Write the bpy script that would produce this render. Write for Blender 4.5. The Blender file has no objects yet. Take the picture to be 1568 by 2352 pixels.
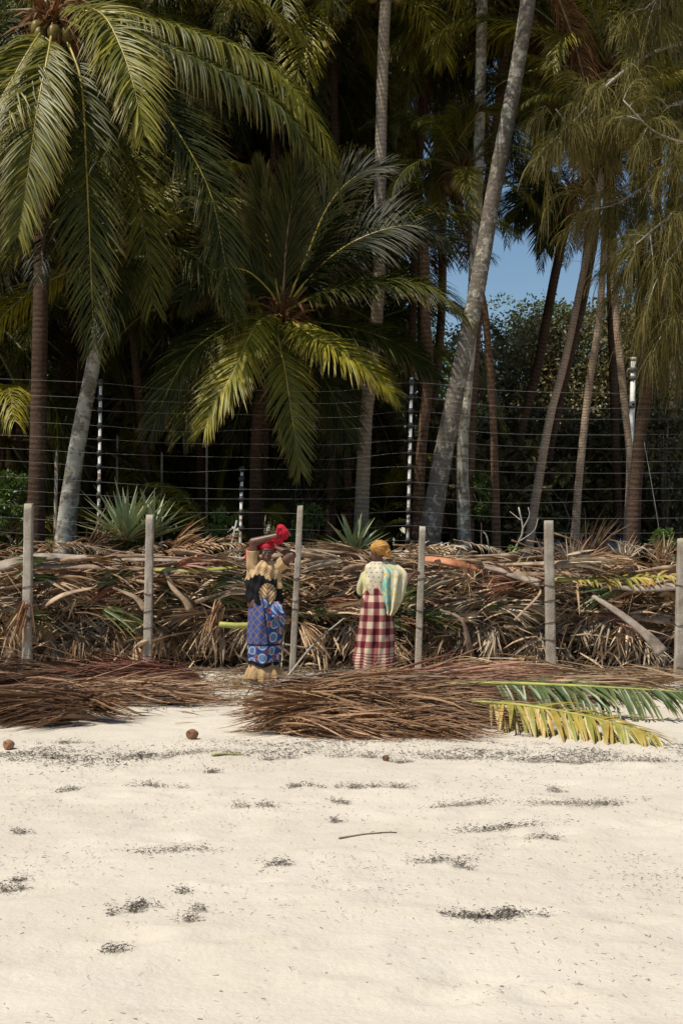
import bpy, math, random
import numpy as np
from mathutils import Vector, Matrix

# ------------------------------------------------------------------ camera, sky, sun, exposure
sc = bpy.context.scene
COL = sc.collection
CAMZ, FPX, HX, HY = 1.5, 3267.0, 784.0, 1270.0
cd = bpy.data.cameras.new('camera'); cam = bpy.data.objects.new('camera', cd); COL.objects.link(cam)
cam.location = (0, 0, CAMZ); cam.rotation_euler = (math.radians(90), 0, 0)
cd.sensor_width = 36.0; cd.sensor_fit = 'AUTO'; cd.lens = FPX / 2352 * 36.0
cd.shift_y = (HY - 1176) / 2352.0
cd.clip_start = 0.1; cd.clip_end = 2000
sc.camera = cam
SUN_DIR = Vector((-0.70, -0.47, 1.50)).normalized()          # towards the sun
w = bpy.data.worlds.new('World'); sc.world = w; w.use_nodes = True
nt = w.node_tree; bg = nt.nodes['Background']
sky = nt.nodes.new('ShaderNodeTexSky'); sky.sky_type = 'NISHITA'; sky.sun_disc = False
sky.sun_elevation = math.asin(SUN_DIR.z); sky.sun_rotation = math.atan2(SUN_DIR.x, SUN_DIR.y)
sky.air_density = 1.3; sky.dust_density = 0.0; sky.ozone_density = 6.0
nt.links.new(sky.outputs[0], bg.inputs[0]); bg.inputs[1].default_value = 0.082
sd = bpy.data.lights.new('sun', 'SUN'); sun = bpy.data.objects.new('sun', sd); COL.objects.link(sun)
sd.energy = 4.9; sd.angle = math.radians(0.55); sd.color = (1.0, 0.935, 0.815)
sun.rotation_euler = SUN_DIR.to_track_quat('Z', 'Y').to_euler(); sun.location = (-20, -20, 40)
sc.view_settings.view_transform = 'Standard'; sc.view_settings.look = 'None'
sc.view_settings.exposure = 0.14; sc.view_settings.gamma = 1.0
sc.render.engine = 'CYCLES'
sc.cycles.max_bounces = 6; sc.cycles.diffuse_bounces = 3; sc.cycles.glossy_bounces = 2
sc.cycles.transmission_bounces = 3; sc.cycles.transparent_max_bounces = 4
sc.cycles.use_denoising = True
sc.cycles.caustics_reflective = False; sc.cycles.caustics_refractive = False

R = np.random.default_rng(11)
rnd = random.Random(5)

def P(px, py, Y):
    """point of the place that stands at distance Y under photo position px, py"""
    return np.array([(px - HX) / FPX * Y, Y, CAMZ + (HY - py) / FPX * Y])
def GY(py):
    return CAMZ * FPX / (py - HY)

# ------------------------------------------------------------------ helpers
def norm(a): return a / np.maximum(np.linalg.norm(a, axis=-1, keepdims=True), 1e-9)

def raw_mesh(name, V, F, col=None, mats=(), midx=None, smooth=True):
    V = np.asarray(V, dtype=np.float32); F = np.asarray(F, dtype=np.int32)
    me = bpy.data.meshes.new(name)
    me.vertices.add(len(V)); me.vertices.foreach_set('co', V.ravel())
    me.loops.add(F.size); me.loops.foreach_set('vertex_index', F.ravel())
    me.polygons.add(len(F))
    me.polygons.foreach_set('loop_start', np.arange(0, F.size, F.shape[1], dtype=np.int32))
    me.polygons.foreach_set('loop_total', np.full(len(F), F.shape[1], dtype=np.int32))
    if midx is not None: me.polygons.foreach_set('material_index', np.asarray(midx, dtype=np.int32))
    me.polygons.foreach_set('use_smooth', np.full(len(F), bool(smooth)))
    if col is not None:
        a = me.color_attributes.new('Col', 'FLOAT_COLOR', 'POINT')
        c = np.ones((len(V), 4), dtype=np.float32); c[:, :col.shape[1]] = col
        a.data.foreach_set('color', c.ravel())
    for m in mats: me.materials.append(m)
    me.update(calc_edges=True); me.validate()
    return me

class Geo:
    """collects quads with a colour attribute"""
    def __init__(self): self.V = []; self.F = []; self.C = []; self.n = 0
    def add(self, V, F, C=None):
        V = np.asarray(V, float).reshape(-1, 3); F = np.asarray(F).reshape(-1, 4)
        if C is None: C = np.full((len(V), 3), 0.5)
        self.V.append(V); self.F.append(F + self.n); self.C.append(np.asarray(C, float).reshape(-1, 3)); self.n += len(V)
        return self
    def mesh(self, name, mat, smooth=True):
        return raw_mesh(name, np.concatenate(self.V), np.concatenate(self.F), np.concatenate(self.C), [mat], smooth=smooth)

def link(name, me, parent=None, world=True):
    o = bpy.data.objects.new(name, me); COL.objects.link(o)
    if parent is not None:
        o.parent = parent
        if world:
            p = parent
            off = Vector((0, 0, 0))
            while p is not None: off += p.location; p = p.parent
            o.location = -off
    return o

def tag(o, label=None, cat=None, group=None, kind=None):
    if label: o['label'] = label
    if cat: o['category'] = cat
    if group: o['group'] = group
    if kind: o['kind'] = kind
    return o

def empty(name, loc, label=None, cat=None, group=None):
    o = bpy.data.objects.new(name, None); COL.objects.link(o); o.location = Vector([float(v) for v in loc])
    o.empty_display_size = 0.2
    return tag(o, label, cat, group)

def grid_faces(nu, nv, wrap):
    """rows nv along, nu around"""
    i = np.arange(nv - 1)[:, None]; j = np.arange(nu if wrap else nu - 1)[None, :]
    j2 = (j + 1) % nu
    return np.stack([i * nu + j, i * nu + j2, (i + 1) * nu + j2, (i + 1) * nu + j], -1).reshape(-1, 4)

def catmull(pts, n):
    pts = np.asarray(pts, float)
    if len(pts) == 2:
        t = np.linspace(0, 1, n)[:, None]; return pts[0] * (1 - t) + pts[1] * t
    d = np.concatenate([[0], np.cumsum(np.linalg.norm(np.diff(pts[:, :3], axis=0), axis=1))])
    q = np.concatenate([[2 * pts[0] - pts[1]], pts, [2 * pts[-1] - pts[-2]]])
    s = np.linspace(0, d[-1], n); out = []
    for v in s:
        k = min(max(int(np.searchsorted(d, v, 'right')) - 1, 0), len(pts) - 2)
        t = (v - d[k]) / max(d[k + 1] - d[k], 1e-9)
        a, b, c, e = q[k], q[k + 1], q[k + 2], q[k + 3]
        out.append(0.5 * (2 * b + (c - a) * t + (2 * a - 5 * b + 4 * c - e) * t * t + (3 * b - a - 3 * c + e) * t ** 3))
    return np.array(out)

def frames(path, up=(0, 0, 1)):
    T = norm(np.gradient(path, axis=0)); U = np.zeros_like(T)
    u = np.asarray(up, float)
    for k in range(len(T)):
        u = u - T[k] * np.dot(u, T[k])
        if np.linalg.norm(u) < 1e-4:
            u = np.cross(T[k], [0, 1, 0.3]); u = u - T[k] * np.dot(u, T[k])
        u = u / np.linalg.norm(u); U[k] = u
    return T, U, np.cross(T, U)

def tube(path, rad, nu=8, up=(0, 0, 1), flat=1.0, rough=None, cap=True):
    path = np.asarray(path, float); rad = np.broadcast_to(np.asarray(rad, float), (len(path),)).copy()
    if cap:
        path = np.concatenate([path[:1], path, path[-1:]]); rad = np.concatenate([[1e-4], rad, [1e-4]])
        T, U, S = frames(np.concatenate([path[1:-1]]), up)
        T = np.concatenate([T[:1], T, T[-1:]]); U = np.concatenate([U[:1], U, U[-1:]]); S = np.concatenate([S[:1], S, S[-1:]])
    else: T, U, S = frames(path, up)
    a = np.linspace(0, 2 * math.pi, nu, endpoint=False)
    r = rad[:, None] * np.ones(nu)
    if rough is not None: r = r * (1 + rough * R.normal(size=r.shape))
    V = path[:, None] + S[:, None] * (np.cos(a) * r)[..., None] + U[:, None] * (np.sin(a) * r * flat)[..., None]
    L = np.concatenate([[0], np.cumsum(np.linalg.norm(np.diff(path, axis=0), axis=1))])
    C = np.zeros(V.shape); C[..., 0] = np.broadcast_to(R.random(), V.shape[:2]); C[..., 1] = (L / max(L[-1], 1e-6))[:, None]; C[..., 2] = L[:, None]
    return V.reshape(-1, 3), grid_faces(nu, len(path), True), C.reshape(-1, 3)

def strips(base, d, L, W, side, droop, K=4, cols=3, fold=0.18, wob=0.0, prof=None, floor=None, rng=R):
    """ribbons: leaflets, needles, straws"""
    N = len(base); p = base.copy(); d = norm(d.copy()); g = np.array([0, 0, -1.0])
    L = np.broadcast_to(L, (N,)); W = np.broadcast_to(W, (N,)); droop = np.broadcast_to(droop, (N,))
    if prof is None: prof = lambda t: (0.45 + 0.55 * min(t / 0.2, 1.0)) * (1 - max(0.0, (t - 0.35) / 0.65) ** 1.6) + 0.04
    rows = []
    for k in range(K + 1):
        s = norm(side - d * np.sum(side * d, 1, keepdims=True)); n = np.cross(d, s)
        wv = (W * prof(k / K) * 0.5)[:, None]
        if cols == 3: rows.append(np.stack([p - s * wv + n * wv * fold * 2, p, p + s * wv + n * wv * fold * 2], 1))
        else: rows.append(np.stack([p - s * wv, p + s * wv], 1))
        p = p + d * (L / K)[:, None]
        if floor is not None: p[:, 2] = np.maximum(p[:, 2], floor)
        d = norm(d + g * (droop / K)[:, None] + (rng.normal(size=(N, 3)) * wob if wob else 0))
    V = np.stack(rows, 1)                                     # N,K+1,cols,3
    c0 = np.arange(N)[:, None, None] * (K + 1) * cols + np.arange(K)[None, :, None] * cols + np.arange(cols - 1)[None, None]
    F = np.stack([c0, c0 + 1, c0 + cols + 1, c0 + cols], -1).reshape(-1, 4)
    C = np.zeros(V.shape); C[..., 0] = rng.random(N)[:, None, None]; C[..., 1] = np.linspace(0, 1, K + 1)[None, :, None]; C[..., 2] = rng.random(N)[:, None, None]
    return V.reshape(-1, 3), F, C.reshape(-1, 3)

_lat = np.random.default_rng(3).random((256, 256))
def vnoise(x, y):
    xi = np.floor(x).astype(int); yi = np.floor(y).astype(int); fx = x - xi; fy = y - yi
    fx = fx * fx * (3 - 2 * fx); fy = fy * fy * (3 - 2 * fy)
    g = lambda a, b: _lat[a % 256, b % 256]
    return (g(xi, yi) * (1 - fx) + g(xi + 1, yi) * fx) * (1 - fy) + (g(xi, yi + 1) * (1 - fx) + g(xi + 1, yi + 1) * fx) * fy

# ------------------------------------------------------------------ materials
def new_mat(name):
    m = bpy.data.materials.new(name); m.use_nodes = True
    nt = m.node_tree; return m, nt, nt.nodes['Principled BSDF'], nt.nodes['Material Output']
def node(nt, t, **kw):
    n = nt.nodes.new(t)
    for k, v in kw.items(): setattr(n, k, v)
    return n
def ramp(nt, fac, stops):
    r = node(nt, 'ShaderNodeValToRGB'); e = r.color_ramp.elements
    while len(e) < len(stops): e.new(0.5)
    for k, (p, c) in enumerate(stops): e[k].position = p; e[k].color = (*c, 1)
    nt.links.new(fac, r.inputs[0]); return r.outputs[0]
def mix(nt, fac, a, b, mode='MIX'):
    m = node(nt, 'ShaderNodeMix', data_type='RGBA', blend_type=mode)
    for sock, v in ((m.inputs[0], fac), (m.inputs[6], a), (m.inputs[7], b)):
        if hasattr(v, 'links'): nt.links.new(v, sock)
        elif isinstance(v, tuple): sock.default_value = (*v, 1)
        else: sock.default_value = v
    return m.outputs[2]
def noise(nt, scale, detail=3, rough=0.55, vec=None, dist=0.0):
    n = node(nt, 'ShaderNodeTexNoise'); n.inputs['Scale'].default_value = scale; n.inputs['Detail'].default_value = detail
    n.inputs['Roughness'].default_value = rough; n.inputs['Distortion'].default_value = dist
    if vec is not None: nt.links.new(vec, n.inputs['Vector'])
    return n.outputs[0]
def mth(nt, op, a, b=None, clamp=False):
    m = node(nt, 'ShaderNodeMath', operation=op, use_clamp=clamp)
    for s, v in zip(m.inputs, (a, b)):
        if v is None: continue
        if hasattr(v, 'links'): nt.links.new(v, s)
        else: s.default_value = v
    return m.outputs[0]
def bump(nt, bs, h, strength=0.4, dist=0.02):
    b = node(nt, 'ShaderNodeBump'); b.inputs['Strength'].default_value = strength; b.inputs['Distance'].default_value = dist
    nt.links.new(h, b.inputs['Height']); nt.links.new(b.outputs[0], bs.inputs['Normal'])

def leaf_mat(name, cols, tip=None, tipstart=0.75, rough=0.4, trans=0.22, tcol=None, objvar=0.5, spec=0.5):
    m, nt, bs, out = new_mat(name)
    at = node(nt, 'ShaderNodeAttribute', attribute_name='Col'); sep = node(nt, 'ShaderNodeSeparateColor')
    nt.links.new(at.outputs['Color'], sep.inputs[0])
    oi = node(nt, 'ShaderNodeObjectInfo')
    f = mth(nt, 'ADD', mth(nt, 'MULTIPLY', sep.outputs[0], 0.6), mth(nt, 'MULTIPLY', oi.outputs['Random'], 0.4))
    c = ramp(nt, f, [(k / (len(cols) - 1), cc) for k, cc in enumerate(cols)])
    n2 = noise(nt, 9.0, 2)
    c = mix(nt, 0.5, c, ramp(nt, n2, [(0.3, (0.55, 0.55, 0.55)), (0.7, (1.35, 1.35, 1.35))]), 'MULTIPLY')
    if tip is not None:
        mr = node(nt, 'ShaderNodeMapRange'); nt.links.new(sep.outputs[1], mr.inputs[0])
        mr.inputs[1].default_value = tipstart; mr.inputs[2].default_value = 1.0
        c = mix(nt, mth(nt, 'MULTIPLY', mr.outputs[0], sep.outputs[2]), c, tip)
    hsv = node(nt, 'ShaderNodeHueSaturation')
    mrv = node(nt, 'ShaderNodeMapRange'); nt.links.new(oi.outputs['Random'], mrv.inputs[0])
    mrv.inputs[3].default_value = 1 - objvar * 0.6; mrv.inputs[4].default_value = 1 + objvar * 0.5
    nt.links.new(mrv.outputs[0], hsv.inputs['Value']); nt.links.new(c, hsv.inputs['Color'])
    c = hsv.outputs[0]
    nt.links.new(c, bs.inputs['Base Color']); bs.inputs['Roughness'].default_value = rough
    bs.inputs['Specular IOR Level'].default_value = spec
    if trans > 0:
        tr = node(nt, 'ShaderNodeBsdfTranslucent')
        nt.links.new(mix(nt, 1.0, c, tcol or (1.2, 1.3, 0.5), 'MULTIPLY'), tr.inputs[0])
        ms = node(nt, 'ShaderNodeMixShader'); ms.inputs[0].default_value = trans
        nt.links.new(bs.outputs[0], ms.inputs[1]); nt.links.new(tr.outputs[0], ms.inputs[2]); nt.links.new(ms.outputs[0], out.inputs[0])
    return m

def plain_mat(name, c1, c2, scale=6.0, rough=0.8, bumpd=0.0, spec=0.3, detail=4, objvar=0.0, stops=(0.35, 0.65)):
    m, nt, bs, out = new_mat(name)
    tc = node(nt, 'ShaderNodeTexCoord')
    n = noise(nt, scale, detail, 0.6, tc.outputs['Object'])
    c = ramp(nt, n, [(stops[0], c1), (stops[1], c2)])
    if objvar:
        oi = node(nt, 'ShaderNodeObjectInfo'); hsv = node(nt, 'ShaderNodeHueSaturation'); mrv = node(nt, 'ShaderNodeMapRange')
        nt.links.new(oi.outputs['Random'], mrv.inputs[0]); mrv.inputs[3].default_value = 1 - objvar; mrv.inputs[4].default_value = 1 + objvar
        nt.links.new(mrv.outputs[0], hsv.inputs['Value']); nt.links.new(c, hsv.inputs['Color']); c = hsv.outputs[0]
    nt.links.new(c, bs.inputs['Base Color']); bs.inputs['Roughness'].default_value = rough; bs.inputs['Specular IOR Level'].default_value = spec
    if bumpd: bump(nt, bs, noise(nt, scale * 4, 4, 0.65, tc.outputs['Object']), 0.6, bumpd)
    return m

def vcol_mat(name, rough=0.85, fine=220.0, spec=0.2, sheen=0.0):
    m, nt, bs, out = new_mat(name)
    at = node(nt, 'ShaderNodeAttribute', attribute_name='Col'); tc = node(nt, 'ShaderNodeTexCoord')
    c = mix(nt, 0.6, at.outputs['Color'], ramp(nt, noise(nt, 14, 4, 0.6, tc.outputs['Object']), [(0.3, (0.72, 0.72, 0.72)), (0.7, (1.15, 1.15, 1.15))]), 'MULTIPLY')
    nt.links.new(c, bs.inputs['Base Color']); bs.inputs['Roughness'].default_value = rough; bs.inputs['Specular IOR Level'].default_value = spec
    bump(nt, bs, noise(nt, fine, 2, 0.5, tc.outputs['Object']), 0.25, 0.004)
    return m

def trunk_mat(name, base, dark, patch, patch_amt=0.55, ring=0.075, ra=0.30, ps=8.5):
    m, nt, bs, out = new_mat(name)
    at = node(nt, 'ShaderNodeAttribute', attribute_name='Col'); sep = node(nt, 'ShaderNodeSeparateColor'); nt.links.new(at.outputs['Color'], sep.inputs[0])
    tc = node(nt, 'ShaderNodeTexCoord')
    nz = noise(nt, 5.0, 4, 0.6, tc.outputs['Object'])
    ph = mth(nt, 'MULTIPLY', mth(nt, 'ADD', sep.outputs[2], mth(nt, 'MULTIPLY', nz, 0.05)), 2 * math.pi / ring)
    rings = mth(nt, 'SINE', ph)
    rr = mth(nt, 'ADD', mth(nt, 'MULTIPLY', rings, mth(nt, 'MULTIPLY', noise(nt, 2.3, 3, 0.6, tc.outputs['Object']), ra)), mth(nt, 'MULTIPLY', noise(nt, 22, 4, 0.65, tc.outputs['Object']), 1.1), True)
    c = ramp(nt, rr, [(0.2, dark), (0.75, base)])
    pn = noise(nt, ps, 5, 0.66, tc.outputs['Object'])
    c = mix(nt, ramp(nt, pn, [(patch_amt - 0.02, (0, 0, 0)), (patch_amt + 0.04, (1, 1, 1))]), c, patch)
    big = noise(nt, 1.1, 2, 0.5, tc.outputs['Object'])
    c = mix(nt, 0.8, c, ramp(nt, big, [(0.3, (0.6, 0.57, 0.52)), (0.7, (1.15, 1.15, 1.15))]), 'MULTIPLY')
    nt.links.new(c, bs.inputs['Base Color']); bs.inputs['Roughness'].default_value = 0.9; bs.inputs['Specular IOR Level'].default_value = 0.15
    bump(nt, bs, mth(nt, 'ADD', rr, noise(nt, 60, 3, 0.6, tc.outputs['Object'])), 0.7, 0.015)
    return m

M = {}
M['frond'] = leaf_mat('frond_shaded_green', [(0.014, 0.021, 0.004), (0.040, 0.046, 0.006), (0.105, 0.100, 0.012)], tip=(0.17, 0.10, 0.03), tipstart=0.7, rough=0.45, trans=0.2, objvar=0.8, spec=0.22)  # shaded copy of the frond leaf: grove shade darkens its base colour
M['frond_lit'] = leaf_mat('frond_sunlit_yellow_green', [(0.060, 0.072, 0.009), (0.18, 0.165, 0.016), (0.34, 0.275, 0.028)], tip=(0.26, 0.15, 0.04), tipstart=0.72, rough=0.42, trans=0.2, objvar=0.3, spec=0.3)  # sunlit copy of the frond leaf: sunlight painted in as brighter colour
M['frond_brown'] = leaf_mat('frond_dead', [(0.05, 0.022, 0.01), (0.10, 0.045, 0.018), (0.17, 0.085, 0.035)], rough=0.7, trans=0.12, tcol=(1.3, 0.9, 0.5), objvar=0.5, spec=0.2)
M['rib'] = plain_mat('midrib_yellow', (0.20, 0.165, 0.022), (0.40, 0.30, 0.045), 5, 0.4, spec=0.5)
M['rib_dark'] = plain_mat('midrib_green', (0.075, 0.085, 0.018), (0.15, 0.13, 0.03), 5, 0.45, spec=0.5)
M['rib_brown'] = plain_mat('midrib_dry', (0.12, 0.075, 0.04), (0.25, 0.17, 0.10), 5, 0.8)
M['dry'] = leaf_mat('dry_leaf_straw', [(0.10, 0.050, 0.024), (0.31, 0.195, 0.105), (0.60, 0.45, 0.29)], rough=0.65, trans=0.1, tcol=(1.2, 1.0, 0.7), objvar=0.7, spec=0.3)
M['dry_grey'] = leaf_mat('dry_leaf_grey', [(0.17, 0.12, 0.08), (0.42, 0.325, 0.225), (0.68, 0.57, 0.42)], rough=0.7, trans=0.08, tcol=(1, 1, 0.9), objvar=0.5, spec=0.25)
M['heap'] = leaf_mat('dry_leaf_russet', [(0.085, 0.040, 0.017), (0.25, 0.128, 0.058), (0.52, 0.33, 0.175)], rough=0.5, trans=0.06, tcol=(1.2, 0.8, 0.5), objvar=0.35, spec=0.4)
M['heap_dark'] = leaf_mat('dry_leaf_umber', [(0.070, 0.035, 0.016), (0.21, 0.11, 0.052), (0.44, 0.28, 0.155)], rough=0.5, trans=0.06, tcol=(1.2, 0.8, 0.5), objvar=0.35, spec=0.4)
M['heap_red'] = leaf_mat('dry_leaf_reddish', [(0.13, 0.05, 0.03), (0.27, 0.11, 0.066), (0.40, 0.21, 0.13)], rough=0.5, trans=0.06, tcol=(1.2, 0.8, 0.5), objvar=0.25, spec=0.4)
M['straw'] = leaf_mat('straw_tan', [(0.30, 0.20, 0.09), (0.48, 0.34, 0.16), (0.58, 0.44, 0.24)], rough=0.7, trans=0.1, tcol=(1.2, 1, 0.6), objvar=0.2)
M['stalk'] = plain_mat('stalk_weathered', (0.13, 0.075, 0.043), (0.42, 0.30, 0.20), 5.0, 0.75, 0.01, objvar=0.35)
M['stalk_grey'] = plain_mat('stalk_grey', (0.16, 0.12, 0.09), (0.40, 0.325, 0.255), 5.0, 0.7, 0.01)
M['stalk_orange'] = plain_mat('stalk_orange', (0.28, 0.08, 0.03), (0.55, 0.24, 0.12), 4.0, 0.6, 0.008)
M['stalk_green'] = plain_mat('stalk_green', (0.22, 0.24, 0.05), (0.42, 0.40, 0.10), 4.0, 0.5, 0.004)
M['fresh'] = leaf_mat('cut_frond_green', [(0.05, 0.085, 0.025), (0.10, 0.135, 0.04), (0.19, 0.20, 0.06)], tip=(0.40, 0.28, 0.10), tipstart=0.6, rough=0.4, trans=0.15, objvar=0.1)
M['yellowing'] = leaf_mat('cut_frond_yellow', [(0.10, 0.15, 0.035), (0.25, 0.24, 0.04), (0.42, 0.27, 0.05)], tip=(0.40, 0.17, 0.05), tipstart=0.55, rough=0.42, trans=0.15, objvar=0.1)
M['needle'] = leaf_mat('casuarina_needles', [(0.060, 0.060, 0.016), (0.15, 0.13, 0.032), (0.33, 0.25, 0.075)], tip=(0.24, 0.15, 0.05), tipstart=0.5, rough=0.6, trans=0.25, objvar=0.2, spec=0.2)
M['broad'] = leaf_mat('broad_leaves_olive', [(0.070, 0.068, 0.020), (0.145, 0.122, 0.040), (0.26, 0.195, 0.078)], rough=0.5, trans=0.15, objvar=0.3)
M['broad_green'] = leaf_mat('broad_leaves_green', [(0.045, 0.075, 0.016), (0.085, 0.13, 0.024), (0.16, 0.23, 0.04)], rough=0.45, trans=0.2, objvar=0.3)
M['agave'] = leaf_mat('agave_leaves', [(0.12, 0.165, 0.085), (0.22, 0.265, 0.145), (0.36, 0.39, 0.23)], tip=(0.30, 0.22, 0.12), tipstart=0.75, rough=0.5, trans=0.06, objvar=0.1)
M['weed'] = leaf_mat('seaweed_dry', [(0.055, 0.044, 0.036), (0.17, 0.14, 0.115), (0.40, 0.345, 0.28)], rough=0.75, trans=0.0, objvar=0.3, spec=0.3)
M['scrap'] = leaf_mat('seaweed_scraps', [(0.09, 0.07, 0.05), (0.22, 0.175, 0.13), (0.38, 0.31, 0.23)], rough=0.85, trans=0.0, objvar=0.1, spec=0.1)
M['litter'] = leaf_mat('leaf_litter', [(0.07, 0.045, 0.028), (0.20, 0.14, 0.085), (0.40, 0.31, 0.21)], rough=0.75, trans=0.0, objvar=0.1, spec=0.2)
M['tr_lichen'] = trunk_mat('bark_grey_lichen', (0.19, 0.165, 0.135), (0.095, 0.08, 0.062), (0.37, 0.345, 0.28), 0.56, 0.075, 0.16, 6.5)
M['tr_white'] = trunk_mat('bark_white_lichen', (0.33, 0.30, 0.24), (0.15, 0.12, 0.09), (0.52, 0.50, 0.42), 0.49, 0.075, 0.16, 5.5)
M['tr_red'] = trunk_mat('bark_red_brown', (0.20, 0.125, 0.08), (0.075, 0.042, 0.026), (0.22, 0.15, 0.10), 0.66, 0.085)
M['tr_tan'] = trunk_mat('bark_tan', (0.45, 0.34, 0.25), (0.24, 0.165, 0.11), (0.50, 0.40, 0.31), 0.60, 0.045)
M['tr_pale'] = trunk_mat('bark_pale', (0.40, 0.335, 0.26), (0.20, 0.155, 0.11), (0.42, 0.37, 0.30), 0.66, 0.07)
M['tr_dark'] = trunk_mat('bark_dark', (0.095, 0.058, 0.038), (0.040, 0.024, 0.016), (0.13, 0.10, 0.075), 0.68, 0.08)
M['wood'] = plain_mat('branch_wood', (0.10, 0.075, 0.055), (0.22, 0.18, 0.14), 8, 0.85, 0.01)
M['deadwood'] = plain_mat('dead_wood_pale', (0.26, 0.22, 0.17), (0.48, 0.43, 0.36), 8, 0.8, 0.01)
M['coconut'] = plain_mat('coconut_husk', (0.13, 0.06, 0.03), (0.32, 0.17, 0.09), 7, 0.75, 0.01)
M['coconut_green'] = plain_mat('coconut_unripe', (0.08, 0.06, 0.015), (0.20, 0.14, 0.03), 5, 0.45)
def concrete_mat():
    m, nt, bs, out = new_mat('concrete_post'); tc = node(nt, 'ShaderNodeTexCoord'); ob = tc.outputs['Object']
    mp = node(nt, 'ShaderNodeMapping'); mp.inputs['Scale'].default_value = (1, 1, 0.25); nt.links.new(ob, mp.inputs[0])
    c = ramp(nt, noise(nt, 5, 4, 0.6, ob), [(0.35, (0.30, 0.25, 0.195)), (0.65, (0.46, 0.405, 0.33))])
    c = mix(nt, ramp(nt, noise(nt, 16, 4, 0.65, mp.outputs[0]), [(0.52, (0, 0, 0)), (0.66, (0.7, 0.7, 0.7))]), c, (0.20, 0.155, 0.115))
    c = mix(nt, ramp(nt, noise(nt, 90, 2, 0.6, ob), [(0.62, (0, 0, 0)), (0.7, (0.6, 0.6, 0.6))]), c, (0.15, 0.12, 0.095))
    nt.links.new(c, bs.inputs['Base Color']); bs.inputs['Roughness'].default_value = 0.92; bs.inputs['Specular IOR Level'].default_value = 0.2
    bump(nt, bs, noise(nt, 40, 5, 0.7, ob), 0.8, 0.015); return m
M['concrete'] = concrete_mat()
M['galv'] = plain_mat('galvanised_wire', (0.19, 0.185, 0.17), (0.31, 0.30, 0.28), 3, 0.55, spec=0.5)
M['insul'] = plain_mat('insulator_black', (0.02, 0.02, 0.02), (0.05, 0.045, 0.04), 20, 0.5)
M['tie'] = plain_mat('rusty_tie_wire', (0.07, 0.035, 0.02), (0.15, 0.08, 0.05), 20, 0.7)
M['roofing'] = plain_mat('grey_roof_sheet', (0.07, 0.075, 0.08), (0.13, 0.135, 0.14), 6, 0.6, 0.004)
M['pipe'] = plain_mat('white_pipe', (0.50, 0.49, 0.45), (0.66, 0.65, 0.61), 3, 0.5)
M['skin'] = plain_mat('skin_dark_brown', (0.100, 0.045, 0.027), (0.145, 0.068, 0.042), 14, 0.45, 0.0, spec=0.45)
M['eye_white'] = plain_mat('eye_white', (0.55, 0.5, 0.45), (0.6, 0.56, 0.5), 10, 0.3)
M['iris'] = plain_mat('eye_iris', (0.008, 0.005, 0.004), (0.014, 0.008, 0.006), 10, 0.2)
M['red_cloth'] = plain_mat('red_cotton', (0.34, 0.007, 0.020), (0.52, 0.016, 0.036), 16, 0.8, 0.006)
M['mustard'] = plain_mat('mustard_cotton', (0.36, 0.165, 0.035), (0.52, 0.27, 0.075), 16, 0.85, 0.006)
M['tan_cloth'] = plain_mat('tan_cotton', (0.34, 0.21, 0.095), (0.48, 0.32, 0.16), 10, 0.9, 0.006)
M['print'] = vcol_mat('printed_cotton')
M['paint_post'] = None

def rust_post():
    m, nt, bs, out = new_mat('white_paint_rust')
    tc = node(nt, 'ShaderNodeTexCoord'); mp = node(nt, 'ShaderNodeMapping'); mp.inputs['Scale'].default_value = (1, 1, 1.6)
    nt.links.new(tc.outputs['Object'], mp.inputs[0])
    n = noise(nt, 4.0, 5, 0.7, mp.outputs[0])
    c = ramp(nt, n, [(0.55, (0.60, 0.58, 0.54)), (0.60, (0.20, 0.085, 0.045))])
    nt.links.new(c, bs.inputs['Base Color']); bs.inputs['Roughness'].default_value = 0.7
    return m
M['paint_post'] = rust_post()

def sand_mat():
    m, nt, bs, out = new_mat('coral_sand')
    tc = node(nt, 'ShaderNodeTexCoord'); ob = tc.outputs['Object']
    c = ramp(nt, noise(nt, 0.55, 4, 0.55, ob), [(0.3, (0.535, 0.475, 0.385)), (0.7, (0.61, 0.548, 0.452))])
    mp = node(nt, 'ShaderNodeMapping'); mp.inputs['Scale'].default_value = (0.7, 2.2, 1); nt.links.new(ob, mp.inputs[0])
    c = mix(nt, ramp(nt, noise(nt, 2.6, 5, 0.65, mp.outputs[0]), [(0.52, (0, 0, 0)), (0.74, (0.5, 0.5, 0.5))]), c, (0.50, 0.425, 0.315))
    c = mix(nt, 0.5, c, ramp(nt, noise(nt, 160, 3, 0.7, ob), [(0.25, (0.80, 0.79, 0.77)), (0.75, (1.1, 1.1, 1.1))]), 'MULTIPLY')
    sp = noise(nt, 75, 2, 0.6, ob)
    c = mix(nt, ramp(nt, sp, [(0.70, (0, 0, 0)), (0.76, (0.55, 0.55, 0.55))]), c, (0.25, 0.20, 0.15))
    nt.links.new(c, bs.inputs['Base Color']); bs.inputs['Roughness'].default_value = 0.95; bs.inputs['Specular IOR Level'].default_value = 0.12
    h = mth(nt, 'ADD', noise(nt, 28, 5, 0.7, ob), mth(nt, 'MULTIPLY', noise(nt, 7, 3, 0.6, ob), 1.6))
    bump(nt, bs, h, 0.35, 0.02)
    return m
M['sand'] = sand_mat()
M['floor'] = plain_mat('forest_litter', (0.035, 0.024, 0.015), (0.13, 0.09, 0.055), 9, 0.95, 0.02)

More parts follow.
